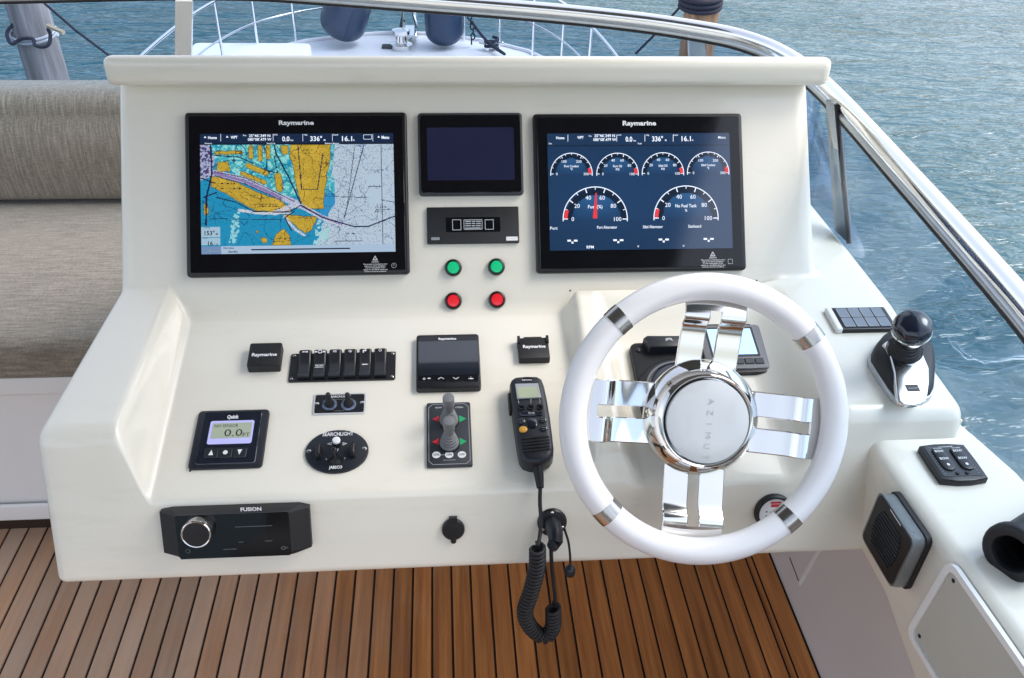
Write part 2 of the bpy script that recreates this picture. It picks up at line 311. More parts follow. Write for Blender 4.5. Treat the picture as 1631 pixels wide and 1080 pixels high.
class MB:
    def __init__(s): s.v = []; s.f = []; s.M = None
    def add(s, vs, fs):
        k = len(s.v)
        if s.M is not None: vs = [s.M @ Vector(p) for p in vs]
        s.v += [tuple(p) for p in vs]; s.f += [tuple(i + k for i in f) for f in fs]
    def loft(s, rings, closed=True, cap0=True, cap1=True):
        n = len(rings[0]); vs = [p for r in rings for p in r]; fs = []
        for i in range(len(rings) - 1):
            for j in range(n if closed else n - 1):
                a = i * n + j; b = i * n + (j + 1) % n; fs.append((a, b, b + n, a + n))
        if cap0: fs.append(tuple(range(n - 1, -1, -1)))
        if cap1: fs.append(tuple(range((len(rings) - 1) * n, len(rings) * n)))
        s.add(vs, fs)
    def prism(s, poly, w0, w1, bev=0.0, seg=2, taper=0.0, bot=0.0):
        """outline (ccw) raised from w0 to w1 with a rounded top edge"""
        if area(poly) < 0: poly = poly[::-1]
        rings = []
        if bot > 0:
            rings.append([(*p, w0) for p in inset(poly, bot)]); rings.append([(*p, w0 + bot) for p in poly])
        else: rings.append([(*p, w0) for p in poly])
        if bev <= 0: rings.append([(*p, w1) for p in inset(poly, taper)])
        else:
            for i in range(seg + 1):
                a = math.pi / 2 * i / seg
                rings.append([(*p, w1 - bev + bev * math.sin(a)) for p in inset(poly, taper + bev * (1 - math.cos(a)))])
        s.loft(rings)
    def rbox(s, u0, u1, v0, v1, w0, w1, r=0.003, bev=0.0, seg=2, n=3, taper=0.0, bot=0.0):
        s.prism(rrect(u0, u1, v0, v1, r, n), w0, w1, bev, seg, taper, bot)
    def box(s, a, b):
        (x0, y0, z0), (x1, y1, z1) = a, b
        s.add([(x0, y0, z0), (x1, y0, z0), (x1, y1, z0), (x0, y1, z0), (x0, y0, z1), (x1, y0, z1), (x1, y1, z1), (x0, y1, z1)],
              [(3, 2, 1, 0), (4, 5, 6, 7), (0, 1, 5, 4), (1, 2, 6, 5), (2, 3, 7, 6), (3, 0, 4, 7)])
    def lathe(s, prof, c=(0, 0), seg=24, sx=1.0, sy=1.0, cap0=True, cap1=True):
        s.loft([[(c[0] + r * sx * math.cos(2 * math.pi * k / seg), c[1] + r * sy * math.sin(2 * math.pi * k / seg), w) for k in range(seg)] for r, w in prof], True, cap0, cap1)
    def frame_ring(s, outer, inner, w0, w1):
        """flat band between two outlines of the same count, with thickness"""
        n = len(outer)
        vs = [(*p, w0) for p in outer] + [(*p, w1) for p in outer] + [(*p, w1) for p in inner] + [(*p, w0) for p in inner]; fs = []
        for j in range(n):
            k = (j + 1) % n
            for r in range(3): fs.append((r * n + j, r * n + k, (r + 1) * n + k, (r + 1) * n + j))
        s.add(vs, fs)
    def tube(s, path, r, seg=8, closed=False, caps=True):
        P = [Vector(p) for p in path]; n = len(P); rings = []; up = None
        for i in range(n):
            if closed: t = P[(i + 1) % n] - P[i - 1]
            else: t = P[min(i + 1, n - 1)] - P[max(i - 1, 0)]
            t.normalize()
            if up is None:
                up = Vector((0, 0, 1)) if abs(t.z) < 0.9 else Vector((0, 1, 0))
            up = (up - t * up.dot(t)).normalized(); sd = t.cross(up)
            rr = r[i] if isinstance(r, (list, tuple)) else r
            rings.append([P[i] + up * rr * math.cos(2 * math.pi * k / seg) + sd * rr * math.sin(2 * math.pi * k / seg) for k in range(seg)])
        if closed: s.loft(rings + [rings[0]], True, False, False)
        else: s.loft(rings, True, caps, caps)
    def text(s, t, u, v, w, h, width=None, bold=0.0, rot=0.0, align='C', spacing=1.0, skew=0.0):
        """cap height h, centred on (u, v) (or starting / ending there)"""
        co, fs = text_mesh(t, bold, spacing)
        if not co: return
        x0 = min(c.x for c in co); x1 = max(c.x for c in co); cap = 0.70
        sy = h / cap; sx = sy if width is None else width / max(1e-6, x1 - x0)
        ox = {'C': -(x0 + x1) / 2, 'L': -x0, 'R': -x1}[align]; c, sn = math.cos(rot), math.sin(rot); out = []
        for p in co:
            a = (p.x + ox) * sx; b = (p.y - cap / 2) * sy; a += skew * b
            out.append((u + a * c - b * sn, v + a * sn + b * c, w))
        s.add(out, fs)
    def flat(s, poly, w):
        if area(poly) < 0: poly = poly[::-1]
        s.add([(*p, w) for p in poly], [tuple(range(len(poly)))])
    def mesh(s, name, angle=38):
        me = bpy.data.meshes.new(name); me.from_pydata(s.v, [], s.f); me.validate()
        bm = bmesh.new(); bm.from_mesh(me); bmesh.ops.recalc_face_normals(bm, faces=bm.faces); bm.to_mesh(me); bm.free()
        if angle:
            me.polygons.foreach_set('use_smooth', [True] * len(me.polygons)); me.set_sharp_from_angle(angle=R(angle))
        return me
    def build(s, name, m, parent=None, angle=38, fix=True, M=None):
        me = s.mesh(name, angle); o = bpy.data.objects.new(name, me); me.materials.append(m); COL.objects.link(o)
        if parent is not None: o.parent = parent
        if name in STUFF: o['kind'] = 'stuff'
        if M is not None: o.matrix_local = M
        return o

def area(p): return 0.5 * sum(p[i][0] * p[(i + 1) % len(p)][1] - p[(i + 1) % len(p)][0] * p[i][1] for i in range(len(p)))
def inset(poly, d):
    if d == 0: return list(poly)
    n = len(poly); out = []
    for i in range(n):
        a, b, c = np.array(poly[i - 1]), np.array(poly[i]), np.array(poly[(i + 1) % n])
        e1 = b - a; e2 = c - b; l1 = np.hypot(*e1) or 1; l2 = np.hypot(*e2) or 1
        n1 = np.array([-e1[1], e1[0]]) / l1; n2 = np.array([-e2[1], e2[0]]) / l2
        m = n1 + n2; q = m @ m
        m = m * (2 / q) if q > 0.4 else n1
        out.append(tuple(b + m * d))
    return out
def rrect(u0, u1, v0, v1, r=0.003, n=3):
    r = min(r, abs(u1 - u0) / 2 - 1e-6, abs(v1 - v0) / 2 - 1e-6); p = []
    for cx, cy, a0 in ((u1 - r, v1 - r, 0), (u0 + r, v1 - r, 90), (u0 + r, v0 + r, 180), (u1 - r, v0 + r, 270)):
        for k in range(n + 1):
            a = R(a0 + 90 * k / n); p.append((cx + r * math.cos(a), cy + r * math.sin(a)))
    return p
def ell(cu, cv, a, b, n=24, ph=0.0): return [(cu + a * math.cos(ph + 2 * math.pi * k / n), cv + b * math.sin(ph + 2 * math.pi * k / n)) for k in range(n)]
def catmull(P, m=8, closed=False):
    P = [np.array(p, float) for p in P]; n = len(P); out = []
    for i in range(n if closed else n - 1):
        if closed: a, b, c, d = P[i - 1], P[i], P[(i + 1) % n], P[(i + 2) % n]
        else: a, b, c, d = P[max(i - 1, 0)], P[i], P[i + 1], P[min(i + 2, n - 1)]
        for k in range(m):
            t = k / m; out.append(0.5 * (2 * b + (c - a) * t + (2 * a - 5 * b + 4 * c - d) * t * t + (3 * b - a - 3 * c + d) * t ** 3))
    if not closed: out.append(P[-1])
    return out
def sstep(a, b, x):
    t = min(1, max(0, (x - a) / (b - a))); return t * t * (3 - 2 * t)

def tag(o, label, cat, group=None, kind=None):
    o['label'] = label; o['category'] = cat
    if group: o['group'] = group
    if kind: o['kind'] = kind
    return o
def thing(name, label, cat, fr=None, group=None):
    o = bpy.data.objects.new(name, None); COL.objects.link(o); o.empty_display_size = 0.05
    if isinstance(fr, Frame): o.matrix_world = fr.mat()
    elif fr is not None: o.location = fr
    return tag(o, label, cat, group)
def one(mb, name, m, parent=None, angle=38): return mb.build(name, m, parent, angle)
def screw(t, u, v, w, r=0.0022, m=None, name='screw'):
    b = MB(); b.lathe([(r, w), (r, w + 0.0006), (r * 0.6, w + 0.0012)], (u, v), 10); o = b.build(name, m or STEEL, t)
    return o

# =================================================================== THE SETTING
# water
b = MB(); b.add([(-500, -60, -2.75), (600, -60, -2.75), (600, 900, -2.75), (-500, 900, -2.75)], [(0, 1, 2, 3)])
o = b.build('water', WATER, None, 0); o['kind'] = 'structure'; o['label'] = 'rippled blue green harbour water round the boat'

# teak deck: caulked base with separate planks
PX0, PP = float(atz(688.6, 902, 0)[0]), 0.0478
b = MB(); b.box((-2.3, -2.5, -0.06), (0.85, 2.2, -0.0035)); deck = b.build('deck', GSEAM); deck['kind'] = 'structure'; deck['label'] = 'teak flybridge deck with black caulked seams'
def plank(x0, x1):
    g = 0.0026; b = MB(); b.M = Matrix(((1, 0, 0, 0), (0, 0, 1, 0), (0, 1, 0, 0), (0, 0, 0, 1)))
    prof = [(x0 + g, -0.02), (x1 - g, -0.02), (x1 - g, -0.0012), (x1 - g - 0.0012, 0), (x0 + g + 0.0012, 0), (x0 + g, -0.0012)]
    b.loft([[(p[0], p[1], -2.4) for p in prof], [(p[0], p[1], 2.15) for p in prof]])
    return b.build('plank', TEAK, deck)
edges = [PX0 + PP * k for k in range(-44, 17)]
edges = [e for e in edges if e < float(atz(1176, 890, 0)[0])]
for a0, a1 in zip(edges[:-1], edges[1:]): plank(a0, a1)
xa, xb_, xc_ = float(atz(1188, 890, 0)[0]), float(atz(1199, 890, 0)[0]), float(atz(1229, 890, 0)[0])
plank(edges[-1], xa); plank(xa, xb_); plank(xb_, xc_)

# =================================================================== HELM CONSOLE
VT1 = P1.uv(740, 462)[1]; VJ = P1.uv(740, 512)[1]
def yz(f, u, v, w=0.0): p = f.pt(u, v, w); return np.array([p[1], p[2]])
pT = yz(P1, 0, P1.uv(740, 128)[1]); pA = yz(P1, 0, VT1); pJ = yz(P1, 0, VJ)
def isect(p, d, q, e):
    A = np.array([[d[0], -e[0]], [d[1], -e[1]]]); t = np.linalg.solve(A, q - p); return p + d * t[0]
d2 = DN2[1:]; d3 = DN3[1:]
p2o = yz(P2, 0, 0); p3o = yz(P3, 0, 0)
pJ = isect(pA, DN1[1:], p2o, d2)
pE = isect(p2o, d2, p3o, d3)
pSE = yz(SH, 0, 0); pSB = isect(pA, DN1[1:], pSE, -yz(SH, 0, 1) + pSE)
pB = yz(P3, 0, P3.uv(740, 906)[1])
BASEP = [np.array(q) for q in [(1.02, 0.70), (1.60, 0.66), (1.63, -0.02), (1.95, -0.02), (1.95, 0.70), (1.66, 1.15)]]
def corner(a, b, c, r, k=7):
    d1 = (a - b); l1 = np.hypot(*d1); d1 = d1 / l1; e = (c - b); l2 = np.hypot(*e); e = e / l2
    th = math.acos(max(-1, min(1, d1 @ e))); t = min(r / math.tan(th / 2), l1 * 0.49, l2 * 0.49)
    p, q = b + d1 * t, b + e * t
    return [(1 - s) ** 2 * p + 2 * s * (1 - s) * b + s * s * q for s in np.linspace(0, 1, k)]
ND = 26
def profile(shoulder):
    J, E, rJ, rE = (pSB, pSE, 0.022, 0.034) if shoulder else (pJ, pE, 0.055, 0.020)
    ctrl = [pT, pA if not shoulder else pT + (pSB - pT) * 0.8, J, E, pB] + BASEP
    n = len(ctrl); out = [ctrl[0], ctrl[1]]; wts = [0, 0]
    aJ = corner(ctrl[1], J, E, rJ, 9); aE = corner(J, E, pB, rE, 9)
    out += aJ; wts += [0.0] * 9
    for k in range(1, ND): out.append(aJ[-1] + (aE[0] - aJ[-1]) * k / ND); wts.append(k / ND)
    out += aE; wts += [1.0] * 9
    out += corner(E, pB, ctrl[5], 0.012, 6); wts += [0] * 6
    out += ctrl[5:]; wts += [0] * len(ctrl[5:])
    return np.array(out), np.array(wts)
prR, wt = profile(False); prS, _ = profile(True)
nP = len(prR); idxD = list(range(2, 2 + 9 + ND - 1 + 9))
def tpos(i): return min(1, max(0, (i - 6) / (ND + 9)))
XL0, XL1 = -0.4265, -0.4265
def rim_h(x, i):
    """moulded surround behind the wheel, measured up the slope of the front face"""
    t = tpos(i)
    left = sstep(0.190, 0.222, x) * (1 - sstep(0.246, 0.282, x))
    back = (1 - sstep(0.10, 0.24, t)) * sstep(0.20, 0.245, x)
    return 0.042 * max(left * (1 - 0.75 * sstep(0.86, 1.0, t)), back) * sstep(-0.01, 0.10, t)
stX = [-0.50, -0.474, -0.460] + list(np.linspace(-0.4530, -0.4080, 18)) + [-0.40, -0.36, -0.2, 0.0, 0.13] + list(np.linspace(0.182, 0.295, 24)) + [0.31, 0.36, 0.42, 0.46, 0.475] + list(np.linspace(0.488, 0.585, 16)) + [0.60, 0.612]
def st_profile(x):
    ws = max(1 - sstep(-0.454, -0.410, x), sstep(0.490, 0.582, x))
    p = prR * (1 - ws) + prS * ws
    p = p.copy()
    if 0.15 < x < 0.6:
        for i in idxD:
            h = rim_h(x, i) * (1 - ws); p[i] = p[i] - d3 * h
    return p
rings = []
def left_x(x, q):   # console grows a little wider towards the front
    return x - 0.027 * min(1, max(0, (1.27 - q[0]) / 0.33)) * min(1, max(0, (-0.46 - x) / 0.05))
def closed_inset(p, d): 
    q = [tuple(a) for a in p]
    return [np.array(a) for a in (inset(q, d) if area(q) > 0 else inset(q[::-1], d)[::-1])]
rr = 0.014
for k in range(5):
    a = math.pi / 2 * (4 - k) / 4 
    x = -0.528 + rr - rr * math.sin(a); pr = closed_inset(st_profile(-0.52), rr * (1 - math.cos(a)))
    rings.append([(left_x(x, q), q[0], q[1]) for q in pr])
for x in stX:
    rings.append([(left_x(x, q), q[0], q[1]) for q in st_profile(x)])
XR = float(P1.pt(*P1.uv(1304, 300))[0])
shd = (yz(SH, 0, 1) - yz(SH, 0, 0))
def z_sh(y): return pSE[1] + shd[1] / shd[0] * (y - pSE[0])
OUT = [(0.565, 0.812), (0.839, 0.800), (0.948, 0.773), (0.957, 0.760), (1.035, 0.752), (1.193, 0.752), (1.372, 0.737), (1.49, 0.726), (1.75, 0.70), (2.0, 0.66)]
def x_out(y): return float(np.interp(y, [a for a, _ in OUT], [c for _, c in OUT]))
def x_sh(y): return x_out(y) if y > 1.035 else .752 + (1.035 - max(y, .9)) * .05
# starboard of the screen panel only the shoulder carries on, out to the coaming edge
_p = lambda y: np.array([y, z_sh(y)])
ctrlX = [_p(2.0), _p(1.62), _p(1.30), pSE, pB]
BASEX = [np.array(q) for q in [(1.02, 0.72), (1.60, 0.70), (1.63, 0.60), (1.95, 0.60), (2.06, 0.70), (2.06, z_sh(2.06) - .04)]]
aJ = [_p(y) for y in np.linspace(1.36, 1.24, 9)]; aE = corner(ctrlX[2], pSE, pB, 0.034, 9)
prX = np.array([ctrlX[0], ctrlX[1]] + aJ + [aJ[-1] + (aE[0] - aJ[-1]) * k / ND for k in range(1, ND)] + aE + corner(pSE, pB, BASEX[0], 0.012, 6) + BASEX)
rings.append([(0.628, q[0], q[1]) for q in st_profile(0.62)])
rs = 0.016; base_pr = st_profile(0.62)
for k in range(1, 9):
    a = math.pi / 2 * k / 8
    x = XR - rs + rs * math.sin(a); wgt = 1 - math.cos(a); pr = base_pr * (1 - wgt) + prX * wgt
    rings.append([(x, q[0], q[1]) for q in pr])
for q_ in (0.03, 0.2, 0.5, 0.8):
    rings.append([(XR + .002 + q_ * (x_sh(q[0]) - .023 - XR), q[0], q[1]) for q in prX])
for k in range(6):
    a = math.pi / 2 * k / 5; pr = closed_inset(prX, .020 * (1 - math.cos(a)))
    rings.append([(x_sh(q0[0]) - .022 + .022 * math.sin(a), q[0], q[1]) for q, q0 in zip(pr, prX)])
rings.append([(x_, y_, .66) for x_, y_, z_ in rings[-1]])
b = MB(); b.loft(rings, cap1=False)
console = thing('helm_console', 'cream moulded helm console carrying screens, switches and the wheel', 'console', (0, 1.2, 0))
Moff = Matrix.Translation((0, -1.2, 0))
co = b.build('moulding', GEL, console, 42, M=Moff)
for F_, px, py in ((P1, 908, 463), (P1, 1205, 447), (P2, 303, 750)):      # small drilled holes left open in the moulding
    b = MB(); p_ = F_.pt(*F_.uv(px, py), 0); f_ = Frame(p_, F_.u, F_.v)
    b.M = f_.mat(); b.lathe([(.0016, -.001), (.0016, .0004), (.0010, .0006)], (0, 0), 8); b.build('drill_hole', GSEAM, console, 30, M=Moff)
# brow over the screens
hy = 1.425
zT, zB = float(aty(740, 84, hy)[2]), float(aty(740, 137, hy)[2])
xl, xr = float(aty(163, 110, hy)[0]), float(aty(1326, 112, hy)[0])
hc = [np.array(q) for q in [(hy + 0.012, zB), (hy, zB + 0.003), (hy - 0.0, zT - 0.004), (1.70, zT - 0.10), (1.70, zB - 0.15), (1.52, zB - 0.02)]]
hc[0] = np.array([hy, zB]); prof = corner(hc[5], hc[0], hc[2], 0.015, 7) + corner(hc[0], hc[2], hc[3], 0.019, 7) + [hc[3], hc[4], hc[5]]
def hood_ring(x, d):
    q = closed_inset(prof, d); return [(x, a[0], a[1]) for a in q]
rgs = []; rh = 0.014
for k in range(5):
    a = math.pi / 2 * (4 - k) / 4; rgs.append(hood_ring(xl + rh - rh * math.sin(a), rh * (1 - math.cos(a)) * 0.72))
for k in range(5):
    a = math.pi / 2 * k / 4; rgs.append(hood_ring(xr - rh + rh * math.sin(a), rh * (1 - math.cos(a)) * 0.72))
b = MB(); b.loft(rgs); b.build('hood', GEL, console, 42, M=Moff)

# lower shelf of the side coaming
coam = thing('side_coaming', 'cream side coaming with a lower shelf aft of the console', 'coaming', (0.7, 0.8, 0.5))
Mc = Matrix.Translation((-0.7, -0.8, -0.5))
def x_in(y):
    t = (y - _A[1]) / (_T[1] - _A[1]); return _A[0] + (_T[0] - _A[0]) * max(0, t)
def coam_ring(y, z, wi, yoff=0.0):
    xi, xo = x_in(y) if wi else 0.600, x_out(y)
    s = (_B - _A) / (_A[2] - _B[2])
    zb = 0.745 - 0.52 * max(0, 0.864 - y) if wi else 0.74
    xb = xi + s[0] * (z - zb); yb = s[1] * (z - zb) if wi else 0
    pts = [np.array([xi, z]), np.array([xo, z]), np.array([xo + 0.10, 0.5]), np.array([xo + 0.10, -0.1]), np.array([xo + 0.09, -0.1]), np.array([xo + 0.08, zb - 0.03]), np.array([xb, zb])]
    rg = corner(pts[6], pts[0], pts[1], 0.022 if wi else 0.004, 7) + corner(pts[0], pts[1], pts[2], 0.012, 6) + [pts[2], pts[3], pts[4], pts[5]] + corner(pts[5], pts[6], pts[0], 0.006, 4)
    return [(q[0], y + (yb * min(1, max(0, (z - q[1]) / (z - zb))) if wi and q[0] < xi + 0.2 and q[1] < z else 0), q[1]) for q in rg]
b = MB()
ysteps = [0.30, 0.45, 0.60, 0.75, 0.85, 0.93, 1.0]
b.loft([coam_ring(y, LOWZ, True) for y in ysteps])
b.build('lower_shelf', GEL, coam, 42, M=Mc)
b = MB(); b.box((.875, .30, -.1), (.895, 2.35, .745)); b.box((.80, 1.02, .50), (.82, 2.34, .86)); b.box((.60, 1.66, -.1), (.874, 1.68, .70)); b.box((-2.3, 2.36, -.1), (.895, 2.38, .60)); b.build('sun_stop_walls', GEL, coam, 42, M=Mc)  # unseen walls added to stop sun leaking onto liner and deck

# access panel in the inner wall
fc = WL
def wl(px, py, w=0.0): return WL.uv(px, py, w)
sgn = 1 if wl(1449, 1010)[0] < wl(1631, 1035)[0] else -1
q1, q2, q3 = wl(1518, 890), wl(1449, 1006), wl(1631, 1052)
t = thing('access_panel', 'flat beige access panel with white frame low on the inner side wall', 'panel', WL)
import itertools
e1 = np.array(q3) - np.array(q1); e1 /= np.linalg.norm(e1)
e2 = np.array(q2) - np.array(q1); l2 = np.linalg.norm(e2); e2 /= l2
def pan(a, c): p = np.array(q1) + e1 * a + e2 * c; return (float(p[0]), float(p[1]))
def pan_poly(d, r, n=4):
    A_, C_ = 0.42, l2; pts = []
    for (ca, cc, s1, s2) in ((d + r, d + r, -1, -1), (A_ - d - r, d + r, 1, -1), (A_ - d - r, C_ - d - r, 1, 1), (d + r, C_ - d - r, -1, 1)):
        for k in range(n + 1):
            a = math.pi / 2 * k / n
            if (s1, s2) == (-1, -1): o = (-math.cos(a), -math.sin(a))
            elif (s1, s2) == (1, -1): o = (math.sin(a), -math.cos(a))
            elif (s1, s2) == (1, 1): o = (math.cos(a), math.sin(a))
            else: o = (-math.sin(a), math.cos(a))
            pts.append(pan(ca + r * o[0], cc + r * o[1]))
    return pts
b = MB(); b.frame_ring(pan_poly(-0.001, 0.018), pan_poly(0.0085, 0.011), 0.0, 0.006); b.build('frame', TRIMW, t)
b = MB(); b.prism(pan_poly(0.0090, 0.010), 0.0, 0.0030); b.build('board', PANELW, t)
for a_, c_ in ((0.019, 0.020), (0.019, l2 - 0.019), (0.2, 0.016)):
    p_ = pan(a_, c_); screw(t, p_[0], p_[1], 0.003, 0.003, RUB)

# liner wall below the coaming and its small moulded hatch
xw = xc_ + 0.004
b = MB(); b.box((xw, -2.4, -0.05), (xw + 0.03, 1.9, 0.60)); liner = b.build('liner_wall', LINER)
tag(liner, 'pale liner wall tinted with teak reflection at the deck edge below the console corner', 'wall')
def onx(px, py, x): return onplane(px, py, (x, 0, 0), np.array([1.0, 0, 0]))
pa, pb, pc = onx(1258, 888, xw), onx(1274, 930, xw), onx(1306, 874, xw)
b = MB(); b.tube([pb, pc], 0.0055, 6); b.build('hatch_edge', TRIMW, liner)
b = MB(); b.tube([pa, pb], 0.0016, 6); b.build('hatch_seam', KICK, liner)

# =================================================================== STEERING WHEEL
wc = depth(1123, 669, 1.2); ax_el = R(31)
WF = Frame(wc, (1, 0, 0), (0, math.sin(ax_el), math.cos(ax_el)))
t = thing('steering_wheel', 'white rimmed steering wheel with four slotted polished steel spokes', 'steering wheel', WF)
RW, RT = 0.1822, 0.0189
rot0 = R(-6.5)
b = MB(); N = 96
b.loft([[((RW + RT * math.cos(2 * math.pi * k / 20)) * math.sin(2 * math.pi * i / N), (RW + RT * math.cos(2 * math.pi * k / 20)) * math.cos(2 * math.pi * i / N), RT * 0.9 * math.sin(2 * math.pi * k / 20)) for k in range(20)] for i in range(N + 1)], True, False, False)
b.build('rim', WHEELW, t, 60)
for ang in (-40.5, 52.5, 140.5, 228.5):
    b = MB(); rgs = []
    for i, sc in ((-3.0, 1.0), (-3.0, 1.045), (-1, 1.05), (1, 1.05), (3.0, 1.045), (3.0, 1.0)):
        a = R(ang + i)
        rgs.append([((RW + RT * sc * math.cos(2 * math.pi * k / 20)) * math.sin(a), (RW + RT * sc * math.cos(2 * math.pi * k / 20)) * math.cos(a), RT * 0.9 * sc * math.sin(2 * math.pi * k / 20)) for k in range(20)])
    b.loft(rgs); b.build('rim_band', STEEL, t, 50)
HZ = 0.012      # hub face above the rim plane
# spokes: two prongs joined at the rim, dished towards the hub
prof_s = [(0.168, -0.008), (0.156, -0.0035), (0.143, -0.0005), (0.136, -0.002), (0.129, -0.0085), (0.121, -0.0125), (0.100, -0.0165), (0.076, -0.021), (0.06, -0.022)]
for k in range(4):
    ca = R(6.5 + 90 * k)
    b = MB(); b.M = Matrix.Rotation(-ca, 4, 'Z')
    pr = catmull([(r, z) for r, z in prof_s], 4)
    def plate(x0, x1, sub, tw):
        rgs = []
        for r, z in sub:
            f = sstep(0.145, 0.115, r) if False else 1 - sstep(0.112, 0.142, r)
            za = z + tw * f * 0.0; 
            c = 0.0014
            tilt = tw * f
            rgs.append([(x0, r, z - 0.004 - tilt * 0.5), (x1, r, z - 0.004 + tilt * 0.5), (x1, r, z - c + tilt * 0.5), (x1 - c, r, z + tilt * 0.5), (x0 + c, r, z - tilt * 0.5), (x0, r, z - c - tilt * 0.5)])
        b.loft(rgs)
    sub_all = pr; isp = min(range(len(pr)), key=lambda i: abs(pr[i][0] - 0.1485)); outer_ = pr[:isp + 1]; inner_ = pr[isp:]
    plate(-0.043, 0.043, outer_, 0.0)
    plate(-0.043, -0.0078, inner_, 0.0); plate(0.0078, 0.043, inner_, 0.0)
    b.build('spoke', CHROME, t, 30)
b = MB(); b.lathe([(0.050, -0.045), (0.0795, -0.030), (0.0815, -0.024), (0.0800, -0.016), (0.0760, -0.010), (0.0640, HZ - 0.001), (0.0625, HZ), (0.0610, HZ - 0.001), (0.0585, HZ - 0.006), (0.0585, HZ - 0.02)], (0, 0), 64); b.build('hub', CHROME, t, 50)
b = MB(); b.lathe([(0.056, HZ - 0.012), (0.0575, HZ - 0.004), (0.0570, HZ - 0.0022), (0.0545, HZ - 0.0012), (0.03, HZ + 0.0002), (0.004, HZ + 0.0006)], (0.001, -0.001), 48)
cap = b.build('hub_cap', CAPW, t, 50)
b = MB()
for i, ch in enumerate('AZIMUT'):
    b.text(ch, 0.005 - 0.0016 * i, 0.027 - 0.0152 * i, HZ + 0.0012, 0.0085, rot=R(-94), bold=-0.018)
b.build('lettering', mat('faint_engraving', (0.36, 0.38, 0.40), 0.3, noise=(300, 0.05)), cap)
b = MB(); b.M = Matrix.Identity(4); b.lathe([(0.036, -0.21), (0.038, -0.09), (0.048, -0.07), (0.05, -0.035)], (0, 0), 28); b.build('column', BLKS, t)

# =================================================================== SCREENS
def raster_mesh(w_, h_, nx, ny, rgb, name, m, parent, u0, v0, z):
    """flat lit picture: a grid of cells, each with its own colour"""
    xs = np.linspace(u0, u0 + w_, nx + 1); ys = np.linspace(v0 + h_, v0, ny + 1)
    X, Y = np.meshgrid(xs, ys); V = np.stack([X.ravel(), Y.ravel(), np.full(X.size, z)], 1)
    i = np.arange(ny)[:, None] * (nx + 1) + np.arange(nx)[None, :]
    F = np.stack([i, i + nx + 1, i + nx + 2, i + 1], -1).reshape(-1, 4)
    me = bpy.data.meshes.new(name); me.from_pydata(V.tolist(), [], F.tolist())
    at = me.color_attributes.new('col', 'FLOAT_COLOR', 'CORNER')
    c = np.ones((nx * ny, 4, 4), np.float32); c[:, :, :3] = rgb.reshape(-1, 1, 3); at.data.foreach_set('color', c.ravel())
    me.materials.append(m); o = bpy.data.objects.new(name, me); COL.objects.link(o); o.parent = parent; return o
def inpoly(X, Y, P):
    r = np.zeros(X.shape, bool); n = len(P)
    for i in range(n):
        x1, y1 = P[i]; x2, y2 = P[(i + 1) % n]
        if y1 == y2: continue
        c = (Y > min(y1, y2)) & (Y <= max(y1, y2)) & (X < (x2 - x1) * (Y - y1) / (y2 - y1) + x1); r ^= c
    return r
def segd(X, Y, P):
    d = np.full(X.shape, 1e9)
    for (x1, y1), (x2, y2) in zip(P[:-1], P[1:]):
        L = (x2 - x1) ** 2 + (y2 - y1) ** 2 + 1e-9; t_ = np.clip(((X - x1) * (x2 - x1) + (Y - y1) * (y2 - y1)) / L, 0, 1)
        d = np.minimum(d, np.hypot(X - x1 - t_ * (x2 - x1), Y - y1 - t_ * (y2 - y1)))
    return d
def srgb(c): a = np.array(c, float) / 255; return np.where(a <= 0.04045, a / 12.92, ((a + 0.055) / 1.055) ** 2.4)
def fnoise(ny, nx, cell):
    g = rng.random((ny // cell + 3, nx // cell + 3)); y = np.arange(ny) / cell; x = np.arange(nx) / cell
    yi = y.astype(int); xi = x.astype(int); fy = (y - yi)[:, None]; fx = (x - xi)[None, :]
    a = g[yi][:, xi]; b_ = g[yi][:, xi + 1]; c = g[yi + 1][:, xi]; d = g[yi + 1][:, xi + 1]
    return a * (1 - fy) * (1 - fx) + b_ * (1 - fy) * fx + c * fy * (1 - fx) + d * fy * fx
